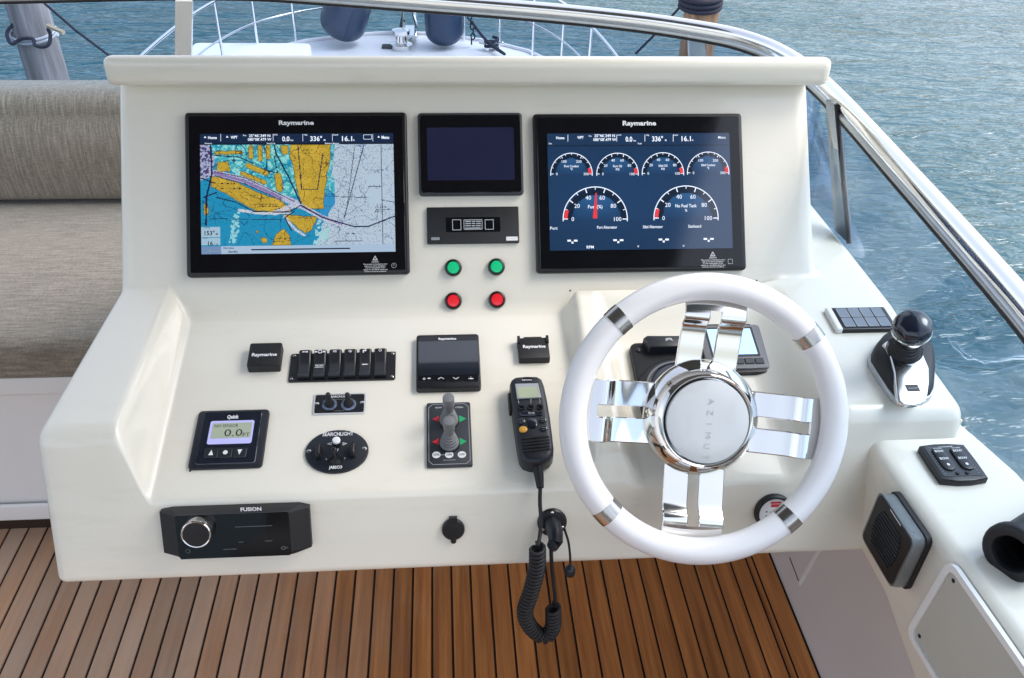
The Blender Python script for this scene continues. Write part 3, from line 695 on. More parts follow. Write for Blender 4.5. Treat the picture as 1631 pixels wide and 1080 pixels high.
def chart_rgb(nx, ny):
    X, Y = np.meshgrid(np.linspace(147, 1346, nx), np.linspace(236, 860, ny))
    n1 = fnoise(ny, nx, 3); n2 = fnoise(ny, nx, 9); n3 = rng.random((ny, nx)); n4 = fnoise(ny, nx, 2)
    Xn = X + (n2 - 0.5) * 22; Yn = Y + (fnoise(ny, nx, 8) - 0.5) * 18
    C = np.zeros((ny, nx, 3)); C[:] = srgb((30, 148, 192))
    cy = inpoly(Xn, Yn, [(200, 230), (960, 230), (960, 560), (640, 560), (440, 470), (330, 400), (200, 330)])
    C[cy] = srgb((80, 192, 200)); C[cy & (n1 > 0.58)] = srgb((150, 225, 225)); C[cy & (n1 < 0.3)] = srgb((45, 160, 200))
    oc = inpoly(Xn, Yn, [(948, 230), (1400, 230), (1400, 880), (860, 880), (905, 700), (955, 640), (968, 560), (972, 520), (950, 440)])
    C[oc] = srgb((190, 208, 226)); C[oc & (n4 > 0.72)] = srgb((168, 190, 214))
    bd = inpoly(Xn, Yn, [(905, 530), (972, 525), (972, 600), (930, 690), (860, 690), (900, 640)]); C[bd] = srgb((50, 150, 205))
    cb = inpoly(Xn, Yn, [(930, 420), (968, 420), (975, 540), (900, 540)]) | inpoly(Xn, Yn, [(945, 230), (972, 230), (962, 440), (935, 440)])
    C[cb] = srgb((70, 180, 205)); C[cb & (n1 > .6)] = srgb((140, 215, 220))
    ws = inpoly(Xn, Yn, [(300, 870), (330, 760), (345, 660), (385, 640), (372, 780), (350, 870)]); C[ws & (n1 > 0.45)] = srgb((150, 215, 225))
    lo = inpoly(Xn, Yn, [(865, 705), (950, 700), (930, 860), (840, 870)]); C[lo & (n1 > 0.42)] = srgb((170, 220, 228))
    ml = inpoly(Xn, Yn, [(140, 230), (222, 230), (225, 430), (160, 450), (140, 440)]); C[ml] = srgb((176, 180, 214)); C[ml & (n4 < 0.42)] = srgb((80, 70, 120))
    iso = (np.abs(fnoise(ny, nx, 22) - .45) < .014) | (np.abs(fnoise(ny, nx, 15) - .55) < .012)
    C[cy & iso] = srgb((24, 84, 120)); C[~cy & ~oc & iso & (n3 > .3)] = srgb((20, 96, 140)); C[oc & iso & (n3 > .45)] = srgb((110, 130, 165))
    land = np.array(srgb((200, 168, 56)))
    polys = [[(705, 230), (952, 230), (945, 330), (927, 430), (912, 520), (903, 640), (800, 640), (770, 600), (745, 540), (725, 450), (715, 370), (695, 310)],
             [(650, 665), (862, 690), (830, 770), (785, 792), (740, 760), (700, 720), (665, 690)],
             [(572, 862), (600, 790), (655, 758), (690, 800), (697, 862)], [(506, 806), (552, 818), (554, 848), (525, 848)],
             [(228, 425), (370, 468), (500, 530), (640, 580), (705, 640), (640, 655), (480, 648), (380, 590), (300, 540), (208, 490), (205, 440)],
             [(245, 335), (322, 335), (326, 405), (250, 398)], [(236, 272), (405, 268), (412, 292), (236, 298)], [(635, 240), (690, 240), (690, 296), (650, 300)],
             [(160, 600), (188, 596), (190, 665), (160, 668)], [(478, 768), (498, 766), (498, 782), (480, 784)]]
    def caps(x1, y1, x2, y2, r): return segd(X, Y, [(x1, y1), (x2, y2)]) < r
    isl = caps(458, 250, 458, 312, 15) | caps(513, 250, 513, 326, 15) | caps(565, 245, 565, 312, 14) | caps(622, 432, 632, 508, 23) | caps(440, 364, 548, 412, 17) | caps(402, 412, 540, 470, 14)
    lm = isl.copy()
    for P in polys: lm |= inpoly(Xn * 0.5 + X * 0.5, Yn * 0.5 + Y * 0.5, P)
    C[lm] = land; C[lm & (n2 > 0.66)] = srgb((212, 178, 62)); C[lm & (n3 > 0.93)] = srgb((120, 88, 30)); C[lm & (np.abs(fnoise(ny, nx, 11) - .5) < .018)] = srgb((110, 84, 40))
    # causeway and channel bands
    for P, r, col in [([(225, 408), (420, 455), (640, 562), (735, 600)], 20, (196, 196, 222)), ([(230, 408), (420, 462), (640, 566)], 9, (150, 120, 180)),
                      ([(600, 660), (720, 612), (770, 622), (890, 690), (1010, 735)], 15, (206, 208, 226)), ([(770, 622), (900, 690), (1010, 735)], 6, (140, 130, 190)),
                      ([(380, 640), (520, 662), (690, 655)], 9, (214, 216, 224)), ([(655, 680), (720, 760), (780, 800)], 8, (206, 214, 228))]:
        C[(segd(X, Y, P) < r) & (n3 > 0.12)] = srgb(col)
    for P, r in [([(604, 240), (612, 290), (690, 440), (760, 600)], 4.5), ([(210, 240), (215, 420), (180, 560), (175, 730)], 5), ([(240, 560), (360, 590), (470, 650), (690, 655), (760, 615)], 3.2),
                 ([(765, 615), (890, 690), (1090, 750), (1180, 750), (1346, 688)], 4), ([(750, 250), (768, 515), (866, 515), (905, 290)], 3), ([(1162, 240), (1028, 700)], 2.6), ([(1105, 240), (1050, 620)], 1.8),
                 ([(1270, 240), (1270, 860)], 1.6), ([(960, 560), (1180, 570), (1346, 600)], 1.8), ([(560, 400), (620, 410), (600, 300)], 3), ([(230, 300), (380, 310), (470, 350)], 3),
                 ([(200, 690), (500, 700), (640, 700)], 1.6), ([(700, 770), (660, 690), (720, 650)], 3.5), ([(230, 400), (420, 440), (640, 548), (720, 590)], 2.5),
                 ([(236, 425), (420, 478), (640, 580)], 2.5), ([(1190, 500), (1270, 500)], 2.2), ([(968, 840), (1140, 838)], 2), ([(150, 440), (230, 470)], 4), ([(160, 560), (240, 530)], 4)]:
        C[segd(X, Y, P) < r] = srgb((28, 34, 70))
    sh = lm & ~(np.roll(lm, 1, 0) & np.roll(lm, -1, 0) & np.roll(lm, 1, 1) & np.roll(lm, -1, 1)); C[sh] = C[sh] * 0.35
    dots = rng.random((ny, nx)); C[oc & (dots > 0.965 - 0.05 * (X < 1110)) ] *= 0.42; C[cy & ~lm & (dots > 0.90)] *= 0.3; C[~oc & ~cy & ~lm & (dots > 0.975)] *= 0.45
    for (x0, y0, x1, y1) in [(1185, 425, 1262, 492), (1185, 512, 1262, 610)]:
        m_ = (X > x0) & (X < x1) & (Y > y0) & (Y < y1); C[m_] = srgb((186, 208, 226))
    for (x0, y0, n_) in [(500, 600, 6), (500, 612, 7), (430, 545, 4), (270, 470, 5), (270, 500, 7), (770, 265, 4), (770, 285, 3), (1225, 625, 4), (1228, 640, 5), (1225, 655, 3), (1035, 790, 5), (610, 815, 5), (760, 690, 4)]:
        for k in range(n_ * 2):
            m_ = (X > x0 + k * 9) & (X < x0 + k * 9 + 6) & (Y > y0) & (Y < y0 + 9) & (n3 > 0.35); C[m_] = srgb((30, 34, 50))
    return C

def big_display(label, quad, scrq, pic):
    u0, u1, v0, v1 = P1.quad(quad, 0.014); cu, cv = (u0 + u1) / 2, (v0 + v1) / 2
    f = P1.at(cu, cv); t = thing('chartplotter_screen', label, 'marine display', f, 'large black marine displays on the console')
    hw, hh = (u1 - u0) / 2, (v1 - v0) / 2
    b = MB(); b.rbox(-hw, hw, -hh, hh, 0.0005, 0.0125, 0.006, 0.004, 3); b.build('bezel', BLK, t)
    b = MB(); b.rbox(-hw + 0.006, hw - 0.006, -hh + 0.006, hh - 0.006, 0.0115, 0.0140, 0.004, 0.001, 1); gl = b.build('glass_front', BLKG, t)
    s0, s1, r0, r1 = f.quad(scrq, 0.0146)
    return t, f, (s0, s1, r0, r1), hw, hh, gl

# --- left display with the sea chart
Z1 = lambda x, y: (280 + x * 390 / 1504, 170 + y * 280 / 1080)
t, f, (s0, s1, r0, r1), hw, hh, gl = big_display('large black display showing a coloured sea chart of islands', [(291, 178), (647, 178), (653, 437), (298, 441)], [Z1(145, 165), Z1(1335, 165), Z1(1350, 892), Z1(160, 905)], None)
W_, H_ = s1 - s0, r1 - r0
def pos1(x, y): return f.uv(*Z1(x, y), 0.0148)
nx, ny = 300, 186
img = np.zeros((ny, nx, 3)); nb = int(ny * 0.094); nf = int(ny * 0.066)
img[:nb] = srgb((16, 40, 72)); img[nb - 2:nb] = srgb((8, 20, 36)); img[ny - nf:] = srgb((176, 200, 226))
img[nb:ny - nf] = chart_rgb(nx, ny - nb - nf)
xx = np.arange(nx); 
for k, (y0_, y1_) in enumerate(((0.775, 0.862), (0.868, 0.93))): img[int(ny * y0_):int(ny * y1_), :int(nx * 0.098)] = srgb((168, 200, 220))
img[ny - nf + 5:ny - nf + 7, int(nx * 0.255):int(nx * 0.765)] = srgb((10, 24, 50))
img[ny - nf:, :int(nx * 0.10)] = srgb((120, 150, 190))
img *= 0.90
raster_mesh(W_, H_, nx, ny, img, 'chart_picture', SCR, t, s0, r0, 0.0146)
b = MB(); w = 0.0149; px_ = W_ / 1200
def tx(b, s, x, y, hp, al='C', bold=0.01, wd=None): p = pos1(x, y); b.text(s, p[0], p[1], w, hp * px_, bold=bold, align=al, width=None if wd is None else wd * px_)
tx(b, 'Home', 225, 190, 17, bold=.03, wd=54); tx(b, 'WPT', 358, 188, 17, bold=.03, wd=42); tx(b, "25°46'.349 N", 515, 178, 17, bold=.02, wd=132); tx(b, "080°08'.479 W", 515, 201, 17, bold=.02, wd=146)
tx(b, '0.0', 676, 197, 30, bold=.02, wd=46); tx(b, 'kts', 713, 205, 11); tx(b, '336°', 862, 196, 30, bold=.02, wd=74); tx(b, 'M', 914, 205, 11); tx(b, '16.1', 1052, 196, 30, bold=.02, wd=64); tx(b, 'ft', 1094, 205, 11); tx(b, 'Menu', 1287, 188, 19, bold=.03, wd=48)
tx(b, 'Pos', 423, 176, 10); tx(b, 'SOG', 612, 172, 9); tx(b, 'Hdg', 797, 172, 9); tx(b, 'Depth', 982, 172, 9); tx(b, 'Navionics', 200, 225, 8); tx(b, 'North-Up', 585, 225, 9); tx(b, 'Relative Motion', 960, 225, 9, wd=88)
b.build('status_text', SCRT, t, 0)
b = MB()
for x in (276, 598, 780, 962, 1210): 
    p = pos1(x, 190); b.box((p[0] - 0.0003, p[1] - 0.006, w - 0.0001), (p[0] + 0.0003, p[1] + 0.006, w + 0.0001))
for (x, y) in ((180, 188), (316, 186), (1246, 186)):
    p = pos1(x, y); b.flat([(p[0] - .002, p[1] - .001), (p[0] + .002, p[1] - .001), (p[0], p[1] + .0022)], w)
p = pos1(1178, 186); b.frame_ring(rrect(p[0] - .007, p[0] + .007, p[1] - .004, p[1] + .004, .001, 1), rrect(p[0] - .0064, p[0] + .0064, p[1] - .0034, p[1] + .0034, .001, 1), w - 0.0001, w)
b.build('status_icon', SCRT, t, 0)
b = MB(); tx(b, '153°', 208, 776, 27, bold=.02, wd=62); tx(b, 'M', 252, 782, 12); tx(b, '16', 213, 840, 27, bold=.02, wd=30); tx(b, '.1 ft', 246, 846, 13); tx(b, 'Heading', 190, 742, 8); tx(b, 'Depth', 184, 806, 8)
tx(b, 'Pilot Status', 325, 868, 10, bold=.02); tx(b, 'Standby', 352, 890, 13, bold=.02); b.build('data_text', SCRD, t, 0)
b = MB(); tx(b, 'Standby', 236, 884, 14, wd=62); b.build('pilot_text', PRINTG, t, 0)
def display_print(t, f, pos, px_, bx, by, cx, cy, bw):
    b = MB(); p = pos(bx, by); b.text('Raymarine', p[0], p[1], 0.0143, 27 * px_, bold=0.035, width=bw * px_); b.build('brand_lettering', PRINT, t, 0)
    b = MB(); p = pos(cx, cy)
    s = 17 * px_; tri = lambda k: [(p[0] - s * k, p[1] - s * 0.8 * k), (p[0] + s * k, p[1] - s * 0.8 * k), (p[0], p[1] + s * 0.95 * k)]
    b.frame_ring(tri(1), tri(0.66), 0.0141, 0.0143); b.box((p[0] - .0003, p[1] - .0012, .0141), (p[0] + .0003, p[1] + .0014, .0143)); b.box((p[0] - .0003, p[1] - .0022, .0141), (p[0] + .0003, p[1] - .0017, .0143))
    b.text('CAUTION', p[0], p[1] - 0.0063, 0.0143, 7 * px_, bold=0.02)
    for k, tx_ in enumerate(['This product is intended to serve', 'only as an aid to navigation.', 'It is the responsibility of the', 'captain to use official charts and', 'exercise common prudence']):
        b.text(tx_, p[0], p[1] - 0.0098 - 0.0030 * k, 0.0143, 7.5 * px_, width=(150 - 14 * (k % 3)) * px_, bold=.01)
    b.build('caution_print', PRINT, t, 0)
display_print(t, f, pos1, px_, 740, 97, 1224, 930, 218)
b = MB(); p = pos1(1340, 975); b.frame_ring(ell(*p, .0042, .0042, 16), ell(*p, .0035, .0035, 16), 0.0141, 0.0143); b.box((p[0] - .0004, p[1] - .0005, .0141), (p[0] + .0004, p[1] + .0025, .0143)); b.build('power_mark', PRINTG, t, 0)

# --- right display with gauges
Z2 = lambda x, y: (840 + x * 360 / 1389, 170 + y * 280 / 1080)
t, f, (s0, s1, r0, r1), hw, hh, gl = big_display('large black display showing engine and fuel gauges on dark blue', [(850, 180), (1185, 180), (1187, 431), (854, 434)], [Z2(124, 163), Z2(1247, 163), Z2(1256, 870), Z2(135, 884)], None)
W_, H_ = s1 - s0, r1 - r0; px_ = W_ / 1121
def pos2(x, y): return f.uv(*Z2(x, y), 0.0148)
nx, ny = 160, 100
X, Y = np.meshgrid(np.linspace(130, 1250, nx), np.linspace(163, 878, ny))
img = np.zeros((ny, nx, 3)); img[:] = srgb((26, 58, 94))
img *= (0.85 + 0.35 * np.exp(-((X - 560) / 600) ** 2 - ((Y - 560) / 260) ** 2))[:, :, None]
small = [(271, 413), (554, 413), (833, 410), (1111, 406)]; big = [(417, 690), (975, 684)]
for (cx, cy), r in [(c, 100) for c in small] + [(c, 150) for c in big]:
    d = np.hypot((X - cx), (Y - cy)); m_ = (d < r) & (Y < cy + 2); k = np.clip(np.sqrt(np.clip(1 - ((X - cx) / r) ** 2, 0, 1)), 0, 1) * np.clip((cy - Y) / r * 0.9 + 0.1, 0, 1)
    img[m_] = (img * (1 + 1.2 * k[:, :, None]))[m_] + np.array([0.0, 0.012, 0.02]) * k[m_][:, None]
    m2 = (d >= r) & (d < r * 1.27) & (Y < cy + 2); img[m2] *= 0.32
img[:10] = srgb((26, 54, 88)); img[10:11] = srgb((14, 34, 56))
raster_mesh(W_, H_, nx, ny, img, 'gauge_picture', SCR, t, s0, r0, 0.0146)
b = MB(); w = 0.0149
def arcband(b, cx, cy, ro, ri, a0, a1, n=28):
    vs = []; fs = []
    for k in range(n + 1):
        a = R(a0 + (a1 - a0) * k / n)
        for r in (ro, ri):
            p = pos2(cx + r * math.cos(a), cy - r * math.sin(a)); vs.append((p[0], p[1], w))
    for k in range(n): fs.append((2 * k, 2 * k + 1, 2 * k + 3, 2 * k + 2))
    b.add(vs, fs)
def tick(b, cx, cy, ang, ra, rb, wd):
    a = R(ang); d = np.array([math.cos(a), -math.sin(a)]); nn = np.array([-d[1], d[0]]) * wd / 2; c = np.array([cx, cy])
    b.flat([pos2(*(c + d * ra + nn)), pos2(*(c + d * rb + nn)), pos2(*(c + d * rb - nn)), pos2(*(c + d * ra - nn))], w)
def ty(b, s, x, y, hp, al='C', bold=0.01, wd=None): p = pos2(x, y); b.text(s, p[0], p[1], w, hp * px_, bold=bold, align=al, width=None if wd is None else wd * px_)
scale_s = [('0', '100', '200', '300'), ('0', '20', '40', '60', '80', '100'), ('0', '20', '40', '60', '80', '100'), ('0', '100', '200', '300')]
for k, ((cx, cy), lab) in enumerate(zip(small, scale_s)):
    g = MB(); arcband(g, cx, cy, 130, 125.5, -5, 185)
    n_ = len(lab)
    for i, s in enumerate(lab):
        a = 180 - 180 * i / (n_ - 1); tick(g, cx, cy, a, 110, 126, 4)
        rr_ = 90; ty(g, s, cx + rr_ * math.cos(R(a)), cy - rr_ * 0.98 * math.sin(R(a)) , 16, bold=.0)
    for i in range(11): tick(g, cx, cy, 18 * i, 116, 126, 3)
    ty(g, ['Port Coolant', 'Port Oil', 'Stbd Oil', 'Stbd Coolant'][k], cx, cy - 48, 14, wd=[88, 54, 54, 88][k]); ty(g, ['°F', 'PSI', 'PSI', '°F'][k], cx, cy - 28, 13)
    g.build('gauge_dial', SCRT, t, 0)
    g = MB(); arcband(g, cx, cy, 124, 104, 0, 18, 6); g.build('red_zone', SCRR, t, 0)
for k, (cx, cy) in enumerate(big):
    g = MB(); arcband(g, cx, cy, 200, 194.5, -4, 184, 40)
    for i in range(6):
        a = 180 - 36 * i; tick(g, cx, cy, a, 168, 194, 6); rr_ = 138
        ty(g, str(20 * i), cx + rr_ * math.cos(R(a)), cy - rr_ * math.sin(R(a)), 25, bold=.0)
    for i in range(5): tick(g, cx, cy, 162 - 36 * i, 180, 194, 4)
    ty(g, ['Fuel (%)', 'No Fuel Tank'][k], cx, cy - 76, 20, wd=[88, 132][k]); ty(g, '%', cx, cy - 48, 16)
    g.build('gauge_dial', SCRT, t, 0)
    g = MB(); arcband(g, cx, cy, 192, 170, 162, 180, 6); g.build('red_zone', SCRR, t, 0)
g = MB(); g.flat([pos2(402, 686), pos2(430, 686), pos2(426, 530), pos2(418, 530)], w + 0.0002); g.build('gauge_needle', SCRR, t, 0)
b = MB()
ty(b, 'Home', 202, 191, 16, bold=.03, wd=50); ty(b, 'WPT', 326, 189, 16, bold=.03, wd=38); ty(b, "25°46'.349 N", 475, 178, 17, bold=.02, wd=126); ty(b, "080°08'.479 W", 475, 202, 17, bold=.02, wd=140)
ty(b, '0.0', 624, 199, 30, bold=.02, wd=42); ty(b, 'kts', 660, 208, 10); ty(b, '336°', 800, 197, 30, bold=.02, wd=68); ty(b, 'M', 850, 206, 10); ty(b, '16.1', 976, 196, 30, bold=.02, wd=58); ty(b, 'ft', 1016, 205, 10); ty(b, 'Menu', 1195, 188, 16, bold=.01, wd=46)
ty(b, 'Port', 163, 746, 18); ty(b, 'Port Alternator', 490, 740, 18, wd=122); ty(b, 'Stbd Alternator', 771, 737, 18, wd=122); ty(b, 'Starboard', 1028, 734, 18, wd=80)
ty(b, 'RPM', 386, 862, 17, bold=.02); ty(b, 'V', 681, 858, 13); ty(b, 'V', 960, 855, 13); ty(b, 'Fuel', 690, 226, 10); ty(b, 'SOG', 565, 174, 8); ty(b, 'Hdg', 738, 174, 8); ty(b, 'Depth', 912, 174, 8); ty(b, 'Pos', 386, 180, 9); ty(b, 'Dst', 141, 226, 9)
for x, y in ((277, 825), (559, 822), (838, 818), (1114, 814)):
    for dx, dy, ww, hh_ in ((-20, -2, 22, 11), (20, -2, 22, 11), (0, 10, 12, 12)):
        b.flat([pos2(x + dx - ww / 2, y + dy - hh_ / 2), pos2(x + dx + ww / 2, y + dy - hh_ / 2), pos2(x + dx + ww / 2, y + dy + hh_ / 2), pos2(x + dx - ww / 2, y + dy + hh_ / 2)], w)
for x in (249, 549, 722, 896): b.flat([pos2(x - 1.5, 172), pos2(x + 1.5, 172), pos2(x + 1.5, 214), pos2(x - 1.5, 214)], w)
b.build('status_text', SCRT, t, 0)
display_print(t, f, pos2, px_, 689, 100, 1140, 905, 206)
b = MB(); p = pos2(1248, 950); b.frame_ring(rrect(p[0] - .0042, p[0] + .0042, p[1] - .0042, p[1] + .0042, .001, 1), rrect(p[0] - .0034, p[0] + .0034, p[1] - .0034, p[1] + .0034, .001, 1), 0.0141, 0.0143); b.build('power_mark', PRINTG, t, 0)

# --- small dark monitor between them
u0, u1, v0, v1 = P1.quad([(664, 179), (832, 179), (834, 309), (668, 312)], 0.012); cu, cv = (u0 + u1) / 2, (v0 + v1) / 2; hw, hh = (u1 - u0) / 2, (v1 - v0) / 2
f = P1.at(cu, cv); t = thing('small_monitor', 'small black monitor with dark faintly glowing screen between the two big displays', 'monitor', f)
b = MB(); b.rbox(-hw, hw, -hh, hh, 0.0005, 0.011, 0.006, 0.003, 3); b.build('bezel', DGRY, t)
b = MB(); b.rbox(-hw + .004, hw - .004, -hh + .004, hh - .004, 0.010, 0.0125, 0.004, 0.001, 1); b.build('glass_front', BLKG, t)
s0, s1, r0, r1 = f.quad([(680, 203), (818, 203), (820, 287), (681, 287)], 0.0128)
b = MB(); b.rbox(s0, s1, r0, r1, 0.0124, 0.0129, 0.001); b.build('screen', DARKS, t)

# --- black alarm panel
u0, u1, v0, v1 = P1.quad([(679, 331), (826, 328), (827, 387), (681, 389)], 0.005); cu, cv = (u0 + u1) / 2, (v0 + v1) / 2; hw, hh = (u1 - u0) / 2, (v1 - v0) / 2
f = P1.at(cu, cv); t = thing('alarm_panel', 'flat black panel with three outlined symbols under the small monitor', 'panel', f)
b = MB(); b.rbox(-hw, hw, -hh, hh, 0.0005, 0.005, 0.002, 0.001, 2); b.build('plate', BLKS, t)
Z3 = lambda x, y: (650 + x * 200 / 635, 170 + y * 340 / 1080)
s0, s1, r0, r1 = f.quad([Z3(190, 562), Z3(465, 556), Z3(467, 630), Z3(193, 636)], 0.0055)
b = MB(); b.rbox(s0, s1, r0, r1, 0.0048, 0.0056, 0.002); b.build('window', BLKG, t)
b = MB()
for q in ([(222, 570), (268, 570), (270, 625), (224, 625)], [(281, 570), (376, 570), (376, 622), (281, 622)], [(387, 570), (432, 570), (434, 622), (389, 622)]):
    a0, a1, c0, c1 = f.quad([Z3(*p) for p in q], 0.0058); b.frame_ring(rrect(a0, a1, c0, c1, .0006, 1), rrect(a0 + .0012, a1 - .0012, c0 + .0012, c1 - .0012, .0006, 1), .0054, .0058)
for k in range(3):
    for x0, x1 in ((289, 318), (322, 340), (344, 368)):
        a0, a1, c0, c1 = f.quad([Z3(x0, 577 + 11 * k), Z3(x1, 577 + 11 * k), Z3(x1, 583 + 11 * k), Z3(x0, 583 + 11 * k)], .0058); b.flat(rrect(a0, a1, c0, c1, .0001, 1), .0058)
a0, a1, c0, c1 = f.quad([Z3(289, 611), Z3(368, 611), Z3(368, 617), Z3(289, 617)], .0058); b.flat(rrect(a0, a1, c0, c1, .0001, 1), .0058)
b.build('symbols', PRINTG, t, 0)
a0, a1, c0, c1 = f.quad([Z3(112, 655), Z3(168, 655), Z3(168, 680), Z3(112, 680)], .0055); b = MB(); b.rbox(a0, a1, c0, c1, .0045, .0062, .001); b.build('latch', RUB, t)
b = MB(); b.rbox(a0 + .0015, a1 - .003, c0 + .0015, c1 - .002, .006, .0072, .001, .0005, 1); b.build('latch_tongue', SILV, t)
a0, a1, c0, c1 = f.quad([Z3(496, 657), Z3(555, 657), Z3(555, 677), Z3(496, 677)], .0055); b = MB(); b.rbox(a0, a1, c0, c1, .0048, .0053, .001); b.build('sticker', PRINT, t)

# --- push buttons
def push_button(px, py, lens, label):
    u, v = P1.uv(px, py, 0.008); f = P1.at(u, v); t = thing('push_button', label, 'push button', f, 'round push buttons under the alarm panel')
    b = MB(); b.lathe([(0.0145, 0.0003), (0.0145, 0.004), (0.0135, 0.0075), (0.0112, 0.0085), (0.0104, 0.0068), (0.0104, 0.003)], (0, 0), 28); b.build('collar', BLK, t)
    b = MB(); b.lathe([(0.0102, 0.003), (0.0102, 0.0068), (0.0094, 0.0078), (0.005, 0.0082)], (0, 0), 24); b.build('lens', lens, t)
push_button(722, 426, GRNL, 'green push button above the left red one'); push_button(791, 424.5, GRNL, 'green push button above the right red one')
push_button(722, 479, REDL, 'red push button below the left green one'); push_button(792, 477, REDL, 'red push button below the right green one')

# =================================================================== DASH INSTRUMENTS (sloping dash)
Z4 = lambda x, y: (280 + x * 380 / 1466, 500 + y * 280 / 1080)
Z5 = lambda x, y: (640 + x * 0.25, 510 + y * 0.25)
def centred(F, quad, w): 
    u0, u1, v0, v1 = F.quad(quad, w); cu, cv = (u0 + u1) / 2, (v0 + v1) / 2
    return F.at(cu, cv), (u1 - u0) / 2, (v1 - v0) / 2
# square covers
f, hw, hh = centred(P2, [Z4(458, 176), Z4(655, 176), Z4(635, 318), Z4(432, 320)], 0.016)
t = thing('instrument_cover', 'black square cover left of the rocker switch row', 'cover', f)
b = MB(); b.rbox(-hw, hw, -hh, hh, 0.0003, 0.016, 0.003, 0.002, 2); b.build('lid', BLKS, t)
b = MB(); b.text('Raymarine', 0, -0.001, 0.0163, 0.0062, bold=.035, width=0.0385, skew=0.0); b.build('brand_lettering', PRINT, t, 0)
f, hw, hh = centred(P2, [Z5(738, 110), Z5(933, 112), Z5(944, 242), Z5(748, 244)], 0.013)
t = thing('instrument_cover', 'black square cover with top tabs above the radio handset', 'cover', f)
b = MB(); b.rbox(-hw, hw, -hh, hh, 0.0003, 0.013, 0.002, 0.0015, 2); b.build('lid', BLKS, t)
b = MB(); b.text('Raymarine', 0.001, 0.003, 0.0133, 0.0060, bold=.035, width=0.0365); b.build('brand_lettering', PRINT, t, 0)
for sx in (-1, 1):
    b = MB(); b.rbox(sx * (hw - .0015) - .0022, sx * (hw - .0015) + .0022, hh - .012, hh + .002, .0003, .0165, .001, .0005, 1); b.build('tab', BLK, t)
b = MB(); b.rbox(-hw * .6, hw * .6, hh - .002, hh + .0035, .0003, .0115, .001, .0008, 1); b.build('hinge', BLK, t)

# rocker switches
f, hw, hh = centred(P2, [Z4(710, 235), Z4(1355, 238), Z4(1345, 405), Z4(690, 412)], 0.003)
t = thing('rocker_switch_panel', 'row of six black rocker switches on a black plate', 'switch panel', f)
b = MB(); b.rbox(-hw, hw, -hh, hh, 0.0003, 0.003, 0.003, 0.0008, 1); b.build('plate', BLK, t)
for sx in (-1, 1):
    for sy in (-1, 1): screw(t, sx * (hw - .005), sy * (hh - .005), 0.003, 0.0026)
pit = (2 * hw - 0.024) / 6
def rocker_shape(b, cu, hw_, v0, v1):
    pr = [(v0, .003), (v0, .0095), (v0 + .003, .0128), ((v0 + v1) / 2 - .004, .0098), ((v0 + v1) / 2 + .004, .0103), (v1 - .007, .0160), (v1 - .003, .0165), (v1, .0135), (v1, .003)]
    rg = []
    for x, d in ((-hw_, .0030), (-hw_ + .0010, .0009), (-hw_ + .0024, 0), (hw_ - .0024, 0), (hw_ - .0010, .0009), (hw_, .0030)): rg.append([(cu + x, p[0], max(.003, p[1] - d)) for p in pr])
    b.loft(rg)
for k in range(6):
    cu = -hw + 0.012 + pit * (k + .5); b = MB(); rocker_shape(b, cu, pit / 2 - .0021, -hh + .005, hh - .002); r_ = b.build('rocker', ROCK, t, 30)
    b = MB(); w = 0.0166; v = hh - .0085
    if k == 0: b.flat([(cu - .004, v - .001), (cu - .004, v + .0012), (cu + .001, v + .0006), (cu + .0045, v + .002), (cu + .0045, v - .0018), (cu + .001, v - .0006)], w)
    elif k == 1:
        b.frame_ring(ell(cu, v, .0036, .0036, 14), ell(cu, v, .0024, .0024, 14), w - .0003, w); b.box((cu - .008, v - .0015, w - .0003), (cu - .0045, v + .0015, w)); b.box((cu + .0045, v - .0015, w - .0003), (cu + .008, v + .0015, w))
        b.text('YACHT', cu, -.004, .0112, .0036, bold=.02, width=.0135); b.box((cu - .0068, -.0078, .0108), (cu + .0068, -.0070, .0112))
    elif k == 2:
        for dy in (.0006, -.0016):
            for dx in (-.002, .001): b.box((cu + dx - .0012, v + dy, w - .0003), (cu + dx + .0012, v + dy + .001, w))
    elif k == 3: b.frame_ring(ell(cu, v - .0004, .0026, .0026, 12), ell(cu, v - .0001, .0019, .0019, 12), w - .0003, w); b.box((cu - .0003, v - .003, w - .0003), (cu + .0003, v + .0028, w))
    elif k == 4: b.box((cu - .0038, v - .001, w - .0003), (cu + .002, v + .0012, w)); b.box((cu - .0006, v + .001, w - .0003), (cu + .0006, v + .0035, w)); b.box((cu - .0025, v + .003, w - .0003), (cu + .0025, v + .004, w)); b.box((cu - .0038, v - .0042, w - .0003), (cu - .002, v - .001, w)); b.box((cu - .0045, -.0042, .0103), (cu + .0045, -.0026, .0107))
    else: b.frame_ring(ell(cu, v, .0024, .0024, 14), ell(cu, v, .0017, .0017, 14), w - .0003, w)
    b.build('symbol', PRINT, r_, 0)

# searchlight toggle plate
f, hw, hh = centred(P2, [Z4(850, 487), Z4(1172, 487), Z4(1165, 612), Z4(838, 618)], 0.002)
t = thing('toggle_switch_plate', 'silver edged black plate with two rubber booted toggles', 'switch plate', f)
b = MB(); b.rbox(-hw, hw, -hh, hh, 0.0003, 0.0018, 0.003, 0.0005, 1); b.build('plate', mat('satin_aluminium', (.62, .63, .64), .35, metal=.2, noise=(60, .1)), t)
b = MB(); b.rbox(-hw + .0028, hw - .0028, -hh + .0026, hh - .0026, 0.0016, 0.0021, 0.0025); b.build('inlay', BLK, t)
b = MB(); b.text('SEARCHLIGHT', 0, hh - .0065, .0024, .0038, bold=.02, width=.032); b.text('—', 0, hh - .0115, .0024, .0022, width=.018); b.text('—', 0, -hh + .006, .0024, .002, width=.016); b.build('lettering', PRINT, t, 0)
for sx in (-1, 1): screw(t, sx * (hw - .0055), 0.0, .002, .0036, CHROME)
